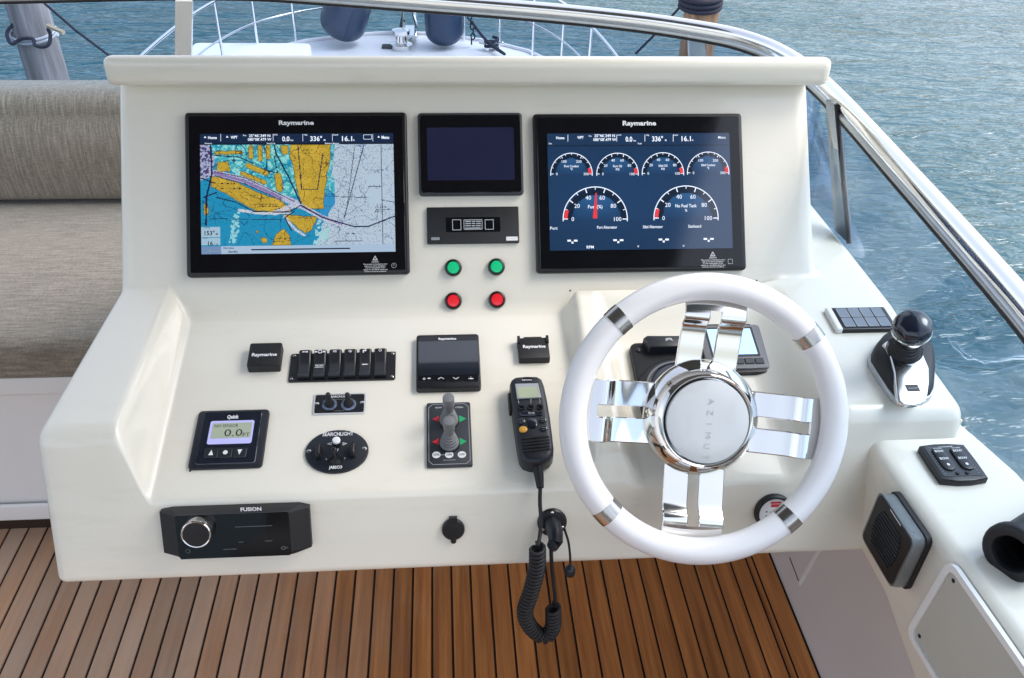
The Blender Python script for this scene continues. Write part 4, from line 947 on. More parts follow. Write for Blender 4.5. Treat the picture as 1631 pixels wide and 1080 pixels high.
for x in (945, 1062):
    u, v = f.uv(*Z4(x, 556), 0.002); b = MB()
    b.lathe([(.0115, .002), (.0112, .0028)], (u, v), 20); b.build('washer', mat('worn_blue_washer', (0.26, 0.34, 0.50), .4, noise=(260, .9)) if x == 945 else bpy.data.materials['worn_blue_washer'], t)
    b = MB(); lean = Matrix.Translation((u, v, 0.002)) @ Matrix.Rotation(R(-6), 4, 'X'); b.M = lean
    b.lathe([(.0075, 0), (.0078, .002), (.0066, .006), (.0050, .010), (.0040, .013), (.0038, .021), (.0034, .0235), (.0015, .0250)], (0, 0), 16); b.build('toggle', RUB, t)

# searchlight joystick (oval plate)
cu, cv = P2.uv(*Z4(990, 843), 0.003); f = P2.at(cu, cv)
ha = (f.uv(*Z4(1185, 843), .003)[0] - f.uv(*Z4(795, 843), .003)[0]) / 2; hb = (f.uv(*Z4(990, 712), .003)[1] - f.uv(*Z4(990, 975), .003)[1]) / 2
t = thing('searchlight_control', 'oval black searchlight control with white button and small joystick', 'control', f)
def g4(x, y, w=.004): return f.uv(*Z4(x, y), w)
b = MB(); b.prism(ell(0, 0, ha, hb, 40), 0.0003, 0.004, .0015, 2); b.build('plate', NAVY, t)
b = MB(); b.text('SEARCHLIGHT', *g4(997, 738), .0043, .0062, bold=.02, width=.045); b.text('JABSCO', *g4(982, 942), .0043, .0048, bold=.03, width=.019); b.text('U', *g4(990, 835), .0043, .0045, bold=.02); b.text('S', *g4(925, 893), .0043, .003); b.text('F', *g4(1040, 888), .0043, .003)
for x, s in ((945, -1), (1038, 1)):
    p = g4(x, 798); b.frame_ring([(p[0] + s * .0036, p[1]), (p[0] - s * .003, p[1] + .0026), (p[0] - s * .003, p[1] - .0026)], [(p[0] + s * .002, p[1]), (p[0] - s * .0022, p[1] + .0014), (p[0] - s * .0022, p[1] - .0014)], .0038, .0043)
b.build('lettering', PRINT, t, 0)
for x, y in ((818, 845), (1158, 828)): screw(t, *g4(x, y), .004, .0034)
for x, y in ((880, 850), (1090, 842)):
    p = g4(x, y); b = MB(); b.rbox(p[0] - .0045, p[0] + .0045, p[1] - .013, p[1] + .009, .004, .017, .003, .003, 2, taper=.001); b.build('guard', BLK, t)
p = g4(991, 800); b = MB(); b.lathe([(.0062, .004), (.006, .010), (.0058, .012)], p, 16); b.build('button_collar', BLK, t)
b = MB(); b.lathe([(.0058, .012), (.0058, .015), (.0045, .0165), (.002, .0170)], p, 18); b.build('button', PRINT, t)
p = g4(985, 900); b = MB(); b.lathe([(.0095, .004), (.0085, .006), (.0060, .009), (.0036, .013), (.0034, .024), (.0042, .030), (.0036, .034), (.0015, .0352)], p, 18); b.build('joystick', BLK, t)

# chain counter
f, hw, hh = centred(P2, [Z4(150, 592), Z4(580, 585), Z4(525, 940), Z4(62, 950)], 0.005)
t = thing('depth_counter', 'black square counter with lilac lit display reading 0.0', 'counter', f)
b = MB(); b.rbox(-hw, hw, -hh, hh, 0.0003, 0.005, 0.006, 0.002, 2); b.build('case', NAVY, t)
b = MB(); b.rbox(-hw + .010, hw - .010, -hh + .006, hh - .004, 0.004, 0.0062, 0.004, 0.001, 1); b.build('face', NAVYG, t)
a0, a1, c0, c1 = f.quad([Z4(222, 655), Z4(487, 655), Z4(460, 795), Z4(184, 800)], .0068); b = MB(); b.rbox(a0, a1, c0, c1, .006, .0068, .003); b.build('display_frame', LILAC, t)
a0, a1, c0, c1 = f.quad([Z4(231, 670), Z4(473, 668), Z4(453, 760), Z4(212, 764)], .0072); b = MB(); b.rbox(a0, a1, c0, c1, .0066, .0072, .001); b.build('lcd', LCDG, t)
b = MB(); b.text('NO SENSOR', a0 + .003, c1 - .005, .0075, .0050, width=.034, align='L', bold=-.005); b.text('0.0', a1 - .012, c0 + .0092, .0075, .0125, width=.026, align='R'); b.text('FT', a1 - .001, c0 + .0052, .0075, .0062, align='R', width=.010); b.build('digits', PRINTD, t, 0)
b = MB(); b.text('Quick', *f.uv(*Z4(352, 632), .0065), .0066, .0062, bold=.04, width=.017); b.build('brand_lettering', PRINT, t, 0)
for k, (x, y) in enumerate(((217, 852), (304, 851), (392, 849))):
    p = f.uv(*Z4(x, y), .008); b = MB(); b.rbox(p[0] - .0098, p[0] + .0098, p[1] - .0085, p[1] + .0085, .005, .0080, .002, .001, 1); bt = b.build('button', NAVY, t)
    b = MB()
    if k == 1: b.flat(ell(*p, .0035, .0035, 16), .0083)
    else:
        s = 1 if k == 0 else -1; b.flat([(p[0] - .0035, p[1] - .0045 * s), (p[0] + .0035, p[1] - .0045 * s), (p[0], p[1] + .0045 * s)], .0083)
    b.build('symbol', PRINT, bt, 0)

# multifunction instrument
f, hw, hh = centred(P2, [Z5(95, 92), Z5(490, 86), Z5(506, 425), Z5(88, 440)], 0.011)
t = thing('instrument_display', 'square glossy black instrument display with four keys along its base', 'instrument', f)
b = MB(); b.rbox(-hw, hw, -hh, hh, 0.0003, 0.011, 0.005, 0.002, 3); b.build('case', BLK, t)
b = MB(); b.rbox(-hw + .004, hw - .004, -hh + .0165, hh - .004, 0.0105, 0.0121, 0.003, 0.0006, 1); b.build('glass', BLKG, t)
a0, a1, c0, c1 = f.quad([Z5(108, 135), Z5(484, 130), Z5(492, 345), Z5(103, 355)], .0124); b = MB(); b.rbox(a0, a1, c0, c1, .0118, .0125, .001); b.build('screen', mat('dark_blue_screen', (0.005, 0.008, 0.016), .04, coat=1.0, noise=(20, .1), coat_r=.02), t)
b = MB(); b.text('Raymarine', *f.uv(*Z5(290, 118), .0125), .0126, .0046, bold=.035, width=.0285); b.build('brand_lettering', PRINT, t, 0)
for k, x in enumerate((155, 250, 345, 440)):
    p = f.uv(*Z5(x, 372), .0115); b = MB(); b.rbox(p[0] - .0115, p[0] + .0115, p[1] - .006, p[1] + .006, .0105, .0122, .002, .0006, 1); bt = b.build('key', BLKG, t)
    b = MB()
    if k in (1, 2):
        s = 1 if k == 1 else -1
        for d in (-1, 1): b.flat([(p[0], p[1] + s * .0022), (p[0], p[1] + s * .0010), (p[0] + d * .0046, p[1] - s * .0022), (p[0] + d * .0046, p[1] - s * .0010)], .0125)
    elif k == 0: b.frame_ring(ell(p[0] - .003, p[1] - .001, .0019, .0019, 12), ell(p[0] - .003, p[1] - .001, .0012, .0012, 12), .0121, .0125); b.flat(ell(p[0] + .0045, p[1] - .0005, .0015, .0015, 8), .0125); b.box((p[0] + .002, p[1] - .001, .0121), (p[0] + .0072, p[1] - .0001, .0125))
    else: b.box((p[0] - .004, p[1] - .0014, .0121), (p[0] + .004, p[1] - .0002, .0125)); b.flat(ell(p[0], p[1] + .002, .0008, .0008, 8), .0125)
    b.build('symbol', PRINT, bt, 0)

# thruster joystick panel
f, hw, hh = centred(P2, [Z5(160, 525), Z5(438, 522), Z5(450, 925), Z5(155, 935)], 0.005)
t = thing('thruster_joystick_panel', 'charcoal panel with two ribbed grey joysticks and red and green arrows', 'control', f)
def g5(x, y, w=.0055): return f.uv(*Z5(x, y), w)
b = MB(); b.rbox(-hw, hw, -hh, hh, 0.0003, 0.005, 0.003, 0.001, 2); b.build('plate', DGRY, t)
o_, c_ = hw - .003, .006
octp = [(-o_ + c_, hh - .003), (-o_, hh - .003 - c_), (-o_, -hh + .003 + c_), (-o_ + c_, -hh + .003), (o_ - c_, -hh + .003), (o_, -hh + .003 + c_), (o_, hh - .003 - c_), (o_ - c_, hh - .003)]
b = MB(); b.frame_ring(octp, inset(octp, .0007), .0049, .0053); b.build('border_line', PRINTG, t, 0)
for x, y in ((218, 630), (216, 775)): b = MB(); p = g5(x, y); b.flat([(p[0] - .0055, p[1]), (p[0] + .0045, p[1] + .0062), (p[0] + .0045, p[1] - .0062)], .0055); b.build('red_arrow', REDP, t, 0)
for x, y in ((387, 628), (390, 772)): b = MB(); p = g5(x, y); b.flat([(p[0] + .0055, p[1]), (p[0] - .0050, p[1] + .0066), (p[0] - .0050, p[1] - .0066)], .0055); b.build('green_arrow', GRNP, t, 0)
b = MB(); ov = []
for x, y in ((220, 858), (302, 857), (383, 856)): p = g5(x, y); b.flat(ell(*p, .0062, .0058, 20), .0055); ov.append(p)
b.box((ov[0][0], ov[0][1] - .0003, .005), (ov[1][0], ov[1][1] + .0003, .0054)); b.text('—', *g5(303, 890), .0055, .0022, width=.018, bold=.02); b.text('BOW', *g5(235, 557), .0055, .0028); b.text('STERN', *g5(365, 555), .0055, .0028); b.build('print', PRINT, t, 0)
b = MB(); 
for p, s in zip(ov, ('ON', 'ON', 'OFF')): b.text(s, *p, .0058, .0036, bold=.01, width=.0085)
b.build('lettering', PRINTD, t, 0)
for (x, y), (tx_, ty_) in (((303, 800), (296, 592)), ((300, 655), (296, 448))):
    p = g5(x, y - 12); b = MB(); b.lathe([(.0155, .005), (.0150, .0066)], p, 24); b.build('joystick_base', BLK, t)
    b = MB(); pr = [(.0138, .006)]
    for k in range(5):
        r = .0142 - .0014 * k; z = .008 + .0052 * k; pr += [(r, z), (r, z + .0030), (r - .0018, z + .0042)]
    pr += [(.0074, .0345), (.0072, .040), (.0074, .0445), (.0084, .0460), (.0087, .062), (.0083, .0645), (.0066, .0654)]
    b.lathe(pr, p, 28); b.build('joystick', GRYK, t, 40)

# VHF handset
f = P2.at(*P2.uv(846, 670, 0.03)); t = thing('radio_handset', 'black radio handset with pale screen and one orange key', 'radio handset', f)
def g6(x, y, w=.034): return f.uv(*Z5(x, y), w)
out = [(688, 410), (698, 388), (722, 372), (790, 366), (860, 368), (890, 384), (908, 430), (925, 510), (945, 630), (958, 730), (968, 820), (966, 862), (945, 892), (905, 912), (862, 922), (815, 920), (775, 905), (752, 872), (735, 790), (715, 650), (698, 520)]
poly = [g6(*q, .026) for q in out]
b = MB(); b.prism(poly, .0, .034, .009, 4, bot=.006); b.build('body', NAVY, t, 50)
b = MB(); q = [(722, 404), (868, 400), (890, 492), (735, 498)]; a = [g6(*p, .036) for p in q]; b.prism(a[::-1], .0335, .0362, .0008, 1); b.build('display_frame', SILV, t)
b = MB(); q = [(734, 428), (862, 425), (872, 490), (742, 494)]; a = [g6(*p, .0368) for p in q]; b.prism(a[::-1], .036, .0368); b.build('lcd', LCDY, t)
b = MB(); b.rbox(*sorted((g6(762, 380)[0], g6(834, 380)[0])), g6(798, 386)[1], g6(798, 372)[1], .0335, .0352, .0015, .0006, 1); b.build('earpiece', BLKG, t)
b = MB(); b.text('Raymarine', *g6(797, 380, .0355), .0356, .0022, bold=.03, width=.015); b.text('MODE', *g6(826, 592, .0372), .0374, .0026, width=.009)
for i, (x, y, s) in enumerate(((763, 642, '—'), (900, 632, '—'), (906, 684, '—'))): b.text(s, *g6(x, y, .0374), .0377, .0022, width=.0055)
for x in (742, 820, 878): p0 = g6(x, 502); p1_ = g6(x + 2, 532); b.flat([(p0[0], p0[1]), (p0[0] + .0003, p0[1]), (p1_[0] + .0003, p1_[1]), (p1_[0], p1_[1])], .0345)
b.build('lettering', PRINT, t, 0)
def key(x, y, r, m, e=1.0): b = MB(); b.lathe([(r, .0335), (r, .0362), (r * .8, .0372), (r * .4, .0374)], g6(x, y, .036), 18, sx=e); return b.build('key', m, t)
for x, y in ((762, 553), (821, 551), (881, 549)): key(x, y, .0049, BLKG)
for x, y in ((763, 642), (900, 634), (906, 686)): key(x, y, .0046, NAVYG, 1.25)
key(774, 694, .0052, ORNG, 1.15)
b = MB(); p = g6(826, 594, .036); b.rbox(p[0] - .017, p[0] + .017, p[1] - .0035, p[1] + .0035, .0335, .0365, .003, .001, 1); b.build('key_bar', NAVYG, t)
b = MB(); p = g6(833, 652, .036); b.rbox(p[0] - .0065, p[0] + .0065, p[1] - .0085, p[1] + .0085, .0335, .037, .005, .0015, 2); b.build('rocker_key', NAVYG, t)
for k in range(5):
    y = 752 + 20 * k; p0 = g6(758 + 3 * k, y + 4); p1_ = g6(938 + 2 * k, y - 10); b = MB()
    b.tube([(p0[0], p0[1], .0338), ((p0[0] + p1_[0]) / 2, (p0[1] + p1_[1]) / 2, .0352), (p1_[0], p1_[1], .0338)], .0016, 6); b.build('speaker_slat', RUB, t)
b = MB(); p0 = g6(676, 470, .02); p1_ = g6(686, 580, .02); b.prism([(p0[0], p0[1]), (p0[0] + .01, p0[1]), (p1_[0] + .01, p1_[1]), (p1_[0], p1_[1])], .008, .024, .002, 2); b.build('push_to_talk_key', RUB, t)
pa, pb, pc = f.pt(*g6(862, 905, .018), .018), f.pt(*g6(875, 1000, .014), .014), f.pt(*g6(882, 1068, .010), .010)
def loc(f, p): d = np.array(p) - f.o; return (float(d @ f.u), float(d @ f.v), float(d @ f.w))
b = MB(); b.tube([loc(f, pa), loc(f, pa * .5 + pb * .5), loc(f, pb), loc(f, pc)], [.0085, .0078, .0066, .0052], 14); b.build('strain_relief', RUB, t)

# coiled cord from the handset to its socket
sk = P3.at(*P3.uv(879, 831, 0.0))
cw = lambda px, py, y: aty(px, py, y)
pl = catmull([pc, aty(860, 802, .872), aty(862, 832, .855), aty(859, 858, .835), aty(856, 872, .825)], 6)
cl = catmull([aty(856, 872, .825), aty(855, 905, .822), aty(845, 945, .82), aty(836, 975, .82), aty(846, 1000, .82), aty(866, 1013, .82), aty(880, 1000, .82), aty(881, 968, .822)], 12)
cl = [np.array(q) for q in cl]; L = [0]
for a_, c_ in zip(cl[:-1], cl[1:]): L.append(L[-1] + np.linalg.norm(c_ - a_))
turns = 38; hel = []; n_ = turns * 10
fy = np.array([0, 1.0, 0]); prev = None
for k in range(n_ + 1):
    s = L[-1] * k / n_; i = min(len(cl) - 2, int(np.searchsorted(L, s, 'right')) - 1); q = (s - L[i]) / max(1e-9, L[i + 1] - L[i])
    c = cl[i] * (1 - q) + cl[i + 1] * q; tt = cl[min(i + 2, len(cl) - 1)] - cl[max(i - 1, 0)]; tt /= np.linalg.norm(tt)
    n1_ = fy - tt * (fy @ tt); n1_ /= np.linalg.norm(n1_); n2_ = np.cross(tt, n1_); a = 2 * math.pi * turns * k / n_
    hel.append(c + (n1_ * math.cos(a) + n2_ * math.sin(a)) * .0098)
plug_end = aty(878, 868, .835)
bk = catmull([hel[-1], aty(884, 955, .83), aty(880, 915, .832), aty(878, 885, .834), plug_end], 6)
b = MB(); b.tube(pl[:-1] + hel + bk[1:], .0029, 7)
cord = b.build('coiled_cord', RUB, None, 60); tag(cord, 'black coiled cord looping from the radio handset down over the deck', 'cord')

# handset socket with plug
t = thing('handset_socket', 'round black socket with a right angled plug beside the wheel', 'socket', sk)
b = MB(); b.lathe([(.0215, .0003), (.0215, .003), (.0195, .005), (.012, .0055)], (0, 0), 32); b.build('flange', BLK, t)
for a in (90, 215, 335): screw(t, .0165 * math.cos(R(a)), .0165 * math.sin(R(a)), .0045, .0026, CHROME)
e = loc(sk, plug_end); b = MB(); b.tube([(0, 0, .004), (0.0005, -.001, .018), (.001, -.004, .030), (.0012, -.012, .036), ((e[0] + .0012) / 2, (e[1] - .02) / 2 - .004, .037), (e[0], e[1], e[2])], [.0125, .0118, .0112, .0105, .0085, .006], 18); b.build('plug', NAVY, t)
b = MB(); b.rbox(-.005, .005, -.002, .006, .0235, .0285, .001, .001, 1); b.text('', 0, 0, 0, 1); b.build('plug_latch', DGRY, t)
# dust cap on its strap
dc = aty(908, 906, .835); lp = [P3.pt(*P3.uv(899, 843, .006), .006), aty(905, 862, .85), aty(908, 885, .838), dc]
t = thing('dust_cap', 'small black dust cap hanging on a strap beside the coiled cord', 'cap', tuple(dc))
b = MB(); b.tube([tuple(np.array(q) - dc) for q in catmull(lp, 5)], .0018, 6); b.build('strap', RUB, t)
b = MB(); b.lathe([(.0078, -.010), (.0080, -.008), (.0080, -.001), (.006, .003), (.003, .005)], (0, 0), 16); b.build('cap', NAVY, t)

# 12 volt socket
f = P3.at(*P3.uv(722, 844, .004)); t = thing('power_socket', 'round black power socket with closed hinged lid on the console front', 'socket', f)
b = MB(); b.lathe([(.0165, .0003), (.0165, .004), (.0150, .006), (.009, .0066)], (0, 0), 28); b.build('lid', BLK, t)
b = MB(); b.rbox(-.006, .006, .012, .020, .0003, .008, .001, .001, 1); b.build('hinge', BLK, t)
b = MB(); b.lathe([(.0042, .0003), (.0042, .005), (.003, .006)], (0, -.0175), 12); b.build('lip', BLK, t)

# stereo
ZR = lambda x, y: (240 + x * 280 / 1631, 780 + y * 130 / 757)
cq = [ZR(80, 172), ZR(1470, 132), ZR(1500, 545), ZR(140, 592)]
f, hw, hh = centred(P3, cq, .006)
t = thing('stereo', 'black marine stereo with silver ringed volume knob', 'stereo', f)
o = [(-hw, hh - .003), (-hw, -hh + .004), (-hw + .022, -hh - .0045), (hw - .022, -hh - .0045), (hw, -hh + .004), (hw, hh - .004), (hw - .014, hh), (-hw + .016, hh)]
i_ = [(-hw + .026, hh - .004), (-hw + .026, -hh + .006), (-hw + .028, -hh + .002), (hw - .028, -hh + .002), (hw - .026, -hh + .006), (hw - .026, hh - .004), (hw - .028, hh - .002), (-hw + .028, hh - .002)]
b = MB(); b.loft([[(*p, .0003) for p in o][::-1], [(*p, .010) for p in o][::-1], [(*p, .026) for p in i_][::-1]]); b.build('case', BLKS, t, 20)
b = MB(); b.prism(inset(i_[::-1], .0005), .0255, .0268); b.build('face', BLKG, t, 20)
b = MB(); b.text('FUSION', *f.uv(*ZR(930, 180), .027), .0271, .0052, bold=.035, width=.028); b.build('brand_lettering', PRINT, t, 0)
kc = f.uv(*ZR(432, 396), .035)
b = MB(); b.lathe([(.0205, .0265), (.0205, .036), (.0195, .040)], kc, 40); kn = b.build('knob', STEEL, t)
b = MB(); b.lathe([(.0198, .0395), (.0200, .0415), (.0190, .0425), (.0180, .0420)], kc, 40); b.build('knob_ring', CHROME, kn)
b = MB(); b.lathe([(.0178, .040), (.0176, .0424), (.01, .0427)], kc, 36); b.build('knob_face', BLK, kn)
p = f.uv(*ZR(345, 570), .027); b = MB(); b.frame_ring(ell(*p, .0032, .0032, 14), ell(*p, .0025, .0025, 14), .0266, .0272); p = f.uv(*ZR(1232, 540), .027); b.frame_ring(ell(*p, .0034, .0026, 14), ell(*p, .0024, .0017, 14), .0266, .0272); p = f.uv(*ZR(1265, 536), .027); b.text('N', *p, .0271, .003)
for x, y, ww in ((955, 340, .05), (1094, 475, .010), (735, 552, .018), (838, 486, .006)):
    p = f.uv(*ZR(x, y), .027); b.box((p[0] - ww / 2, p[1] - .0004, .0266), (p[0] + ww / 2, p[1] + .0004, .0271))
b.build('symbols', mat('dim_print', (.12, .13, .14), .4, noise=(200, .1)), t, 0)

# round battery gauge, half behind the wheel
f = P3.at(*P3.uv(1233, 817, .006)); t = thing('round_gauge', 'round gauge with black ring and red printed label half behind the wheel', 'gauge', f)
b = MB(); b.lathe([(.0285, .0003), (.0285, .006), (.0265, .009), (.0235, .0095), (.0228, .007)], (0, 0), 36); b.build('ring', BLK, t)
b = MB(); b.lathe([(.0232, .003), (.0232, .0072)], (0, 0), 32); b.build('face', PRINT, t)
b = MB(); b.rbox(-.006, .008, .010, .0145, .0071, .0075, .001); b.rbox(-.007, .009, .0155, .0185, .0071, .0075, .0008); b.build('red_label', REDP, t)
b = MB(); b.flat(ell(-.012, .003, .0013, .0013, 10), .0075); b.flat(ell(-.012, -.004, .0013, .0013, 10), .0075); b.text('—', -.002, .003, .0075, .006, width=.012); b.text('—', -.003, -.004, .0075, .006, width=.010); b.build('lettering', PRINTD, t, 0)

# =================================================================== INSTRUMENTS BEHIND THE WHEEL
Z7 = lambda x, y: (920 + x * 410 / 1631, 440 + y * 240 / 955)
f, hw, hh = centred(P2, [(1118, 514), (1209, 514), (1240, 590), (1120, 592)], 0.010)
t = thing('engine_display', 'grey framed display with blue lit screen behind the steering wheel', 'display', f)
a0 = f.uv(*Z7(1262, 600), .01); a1 = f.uv(*Z7(1165, 290), .01); wv = a1[1] - a0[1]; uR = (a0[0] + a1[0]) / 2; uL = uR - .118; vB, vT = a0[1], a1[1]
b = MB(); b.rbox(uL, uR, vB, vT, .0003, .008, .010, .002, 2, 4); b.build('gasket', BLK, t)
b = MB(); b.rbox(uL + .006, uR - .006, vB + .006, vT - .006, .007, .0115, .007, .002, 2, 4); b.build('frame', GRYF, t)
b = MB(); b.rbox(uL + .018, uR - .020, vB + .030, vT - .012, .011, .0122, .002); b.build('screen_surround', BLK, t)
b = MB(); b.rbox(uL + .021, uR - .024, vB + .034, vT - .016, .0118, .0127, .001); b.build('screen', BLUEL, t)
for k in range(5):
    x = uL + .020 + k * .0165; b = MB(); b.rbox(x, x + .0145, vB + .014, vB + .026, .011, .0135, .001, .0008, 1); b.build('key', DGRY, t)
f = P2.at(*P2.uv(1045, 585, .02)); t = thing('covered_instrument', 'black instrument with rounded raised cover behind the left of the wheel', 'instrument', f)
g = lambda x, y, w=.012: f.uv(*Z7(x, y), w)
A0, A1 = g(335, 420), g(690, 395); vb = g(300, 900)[1]
ul, ur, vt = A0[0] - .002, A1[0] + .01, A0[1]
b = MB(); b.rbox(ul, ur, vb, vt, .0003, .012, .012, .003, 2, 4); b.build('base_plate', BLKS, t)
q = [g(420, 385, .03), g(440, 372, .03), g(690, 372, .03), g(690, 440, .03), g(460, 448, .03)]
b = MB(); b.prism(q[::-1], .010, .030, .004, 2); b.build('lid', NAVY, t)
b = MB(); p = g(580, 402, .0304); b.flat([(p[0] - .006, p[1] - .003), (p[0], p[1] + .001), (p[0] + .006, p[1] - .003), (p[0] + .004, p[1] + .004), (p[0] - .005, p[1] + .0035)], .0304); b.build('emblem', PRINTG, t, 0)
cA = g(660, 720, .02)
def arch(r0, r1, z0, z1, m, nm, bev):
    pol = [(cA[0] + r0 * math.cos(a), cA[1] + r1 * math.sin(a)) for a in np.linspace(R(86), R(176), 12)] + [(cA[0] - r0, vb + .004), (cA[0] + .004, vb + .004)]
    b = MB(); b.prism(pol, z0, z1, bev, 3); b.build(nm, m, t)
arch(.066, .064, .011, .020, NAVY, 'shroud', .004); arch(.056, .054, .018, .0255, GRYF, 'trim_ring', .0015); arch(.052, .050, .024, .033, NAVYG, 'cover', .009)
b = MB(); b.lathe([(.004, .011), (.004, .014), (.002, .0155)], g(385, 470), 12); b.build('screw_head', DGRY, t)

# =================================================================== THROTTLE SHELF
Z8 = lambda x, y: (1290 + x * 341 / 1116, 470 + y * 330 / 1080)
f, hw, hh = centred(SH, [(1314, 491), (1413, 487.5), (1424, 522), (1336, 526)], .008)
t = thing('keypad_panel', 'narrow black keypad of eight keys with a white end cap', 'keypad', f)
b = MB(); b.rbox(-hw, hw, -hh, hh, .0003, .008, .003, .0015, 2); b.build('case', BLK, t)
b = MB(); b.rbox(-hw - .001, -hw + .010, -hh - .0006, hh + .0006, .0006, .0092, .003, .003, 3); b.build('end_cap', TRIMW, t)
b = MB(); b.rbox(-hw + .013, hw - .006, -hh + .003, hh - .003, .0075, .0086, .001); b.build('key_mat', NAVY, t)
kw = (2 * hw - .021) / 4
for c in range(4):
    for r in range(2):
        x0 = -hw + .0135 + c * kw; y0 = -hh + .004 + r * (hh - .004); b = MB(); b.rbox(x0 + .0012, x0 + kw - .0012, y0 + .001, y0 + hh - .005, .0082, .0095, .001, .0004, 1); k_ = b.build('key', KEYG, t)
        b = MB(); b.frame_ring(rrect(x0 + .0012, x0 + kw - .0012, y0 + .001, y0 + hh - .005, .001, 1), rrect(x0 + .0020, x0 + kw - .0020, y0 + .0018, y0 + hh - .0058, .001, 1), .0094, .0098)
        if r == 1: b.text('—', x0 + kw / 2, y0 + .006, .0098, .002, width=kw * .55)
        b.build('key_outline', PRINTG, k_, 0)

cu, cv = SH.uv(*Z8(478, 400), 0); f = SH.at(cu, cv)
t = thing('throttle_joystick', 'black domed joystick lever on a chrome topped throttle base', 'joystick', f)
foot = [(300, 372), (300, 335), (318, 300), (352, 262), (405, 228), (470, 218), (560, 238), (610, 290), (638, 350), (644, 430), (640, 515), (622, 552), (585, 572), (520, 582), (470, 580), (430, 562), (390, 515), (335, 430)]
fp = [f.uv(*Z8(*q), .0) for q in foot]
# slide the back of the outline forward a little: it is hidden behind the body in the picture
b = MB(); b.prism(fp, .0003, .010, .002, 2); b.build('skirt', SILV, t, 50)
tp = [(382, 250), (400, 235), (440, 226), (500, 224), (560, 250), (600, 300), (632, 360), (636, 430), (628, 500), (600, 522), (560, 530), (510, 530), (480, 515), (465, 480), (448, 380), (420, 300)]
fin = inset(fp[::-1] if area(fp) < 0 else fp, .002)
H1 = .038
_vs = [p[1] for p in fp]; v0_, v1_ = min(_vs), max(_vs)
def shear(rings): return [[(x, y, z * (.50 + .50 * (y - v0_) / (v1_ - v0_)) + .004) for x, y, z in r_] for r_ in rings]
rg = [[(*p, .008) for p in fin], [(*p, .020) for p in inset(fin, .0015)], [(*p, .030) for p in inset(fin, .006)], [(*p, .034) for p in inset(fin, .011)]]
b = MB(); b.loft(shear(rg)); b.build('body', BLKS, t, 50)
tpp = [f.uv(*Z8(*q), .037) for q in tp]
b = MB(); b.prism(tpp, .026, .039, .004, 3); b.v = shear([b.v])[0]; b.build('chrome_top', mat('satin_chrome', (0.80, 0.80, 0.80), .20, metal=1.0, noise=(20, .05)), t, 50)
p = f.uv(*Z8(550, 452), .0375); b = MB(); b.rbox(p[0] - .0095, p[0] + .0095, p[1] - .0062, p[1] + .0062, .0380, .0396, .001); b.v = shear([b.v])[0]; b.build('badge', BLK, t)
b = MB(); b.text('—', p[0], p[1], .0400, .003, width=.014, bold=.02); b.v = shear([b.v])[0]; b.build('badge_lettering', PRINT, t, 0)
bc = f.uv(*Z8(492, 288), .037); top = f.pt(*f.uv(*Z8(545, 140), .112), .112)
kc0 = np.array([bc[0], bc[1], .037]); kt = np.array(loc(f, top)); axn = kt - kc0; hgt = np.linalg.norm(axn); axn /= hgt
def along(prof, seg=24, scal=None):
    z = Vector(axn); x = Vector((1, 0, 0)); x = (x - z * x.dot(z)).normalized(); y = z.cross(x)
    M = Matrix(((x.x, y.x, z.x, kc0[0]), (x.y, y.y, z.y, kc0[1]), (x.z, y.z, z.z, kc0[2]), (0, 0, 0, 1)))
    b = MB(); b.M = M
    b.loft([[(r * (1 + (scal(2 * math.pi * k / seg, i) if scal else 0)) * math.cos(2 * math.pi * k / seg), r * (1 + (scal(2 * math.pi * k / seg, i) if scal else 0)) * math.sin(2 * math.pi * k / seg), h * hgt) for k in range(seg)] for i, (r, h) in enumerate(prof)])
    return b
along([(.0262, -.02), (.0266, .015), (.0258, .035), (.0240, .035)], 32).build('collar_ring', CHROME, t)
pr = []
for k in range(4): r = .0232 - .0012 * k; h = .02 + .10 * k; pr += [(r - .002, h), (r, h + .03), (r, h + .07), (r - .003, h + .095)]
along(pr, 28).build('boot', RUB, t)
along([(.0175, .36), (.0195, .45), (.0240, .62), (.0265, .70)], 28).build('grip', BLK, t)
along([(.0268, .69), (.0278, .71), (.0278, .745), (.0268, .76)], 32).build('grip_ring', CHROME, t)
along([(.0264, .755), (.0272, .82), (.0262, .90), (.0225, .98), (.0150, 1.03), (.006, 1.05)], 48, lambda a, i: .022 * (math.cos(8 * a) if 0 < i < 4 else 0)).build('grip_cap', NAVYG, t, 50)

f, hw, hh = centred(LS, [Z8(580, 785), Z8(800, 772), Z8(928, 940), Z8(690, 965)], .012)
t = thing('trim_tab_control', 'black trim tab control with two oval rocker pads on the lower shelf', 'control', f)
b = MB(); b.prism([(-hw, -hh), (-hw * .3, -hh - .004), (hw * .3, -hh - .004), (hw, -hh), (hw + .001, 0), (hw, hh), (hw * .3, hh + .003), (-hw * .3, hh + .003), (-hw, hh), (-hw - .001, 0)], .0003, .011, .002, 2); b.build('case', BLK, t)
b = MB(); b.rbox(-hw + .004, hw - .004, -hh + .004, hh - .002, .0105, .0118, .003, .0005, 1); b.build('face', DGRY, t)
for sx in (-1, 1):
    b = MB(); b.rbox(sx * .0135 - .0095, sx * .0135 + .0095, -hh + .014, hh - .008, .0115, .0150, .009, .002, 2, 6); r_ = b.build('rocker_pad', BLK, t)
    b = MB(); b.text('BOW', sx * .0135, hh - .017, .0153, .0042, width=.013, bold=.02); b.text('DOWN', sx * .0135, hh - .0115, .0153, .0026, width=.012); b.text('BOW', sx * .0135, .002, .0153, .0042, width=.013, bold=.02); b.flat(ell(sx * .0135, -hh + .024, .002, .0026, 10), .0153); b.build('pad_lettering', PRINT, r_, 0)
b = MB()
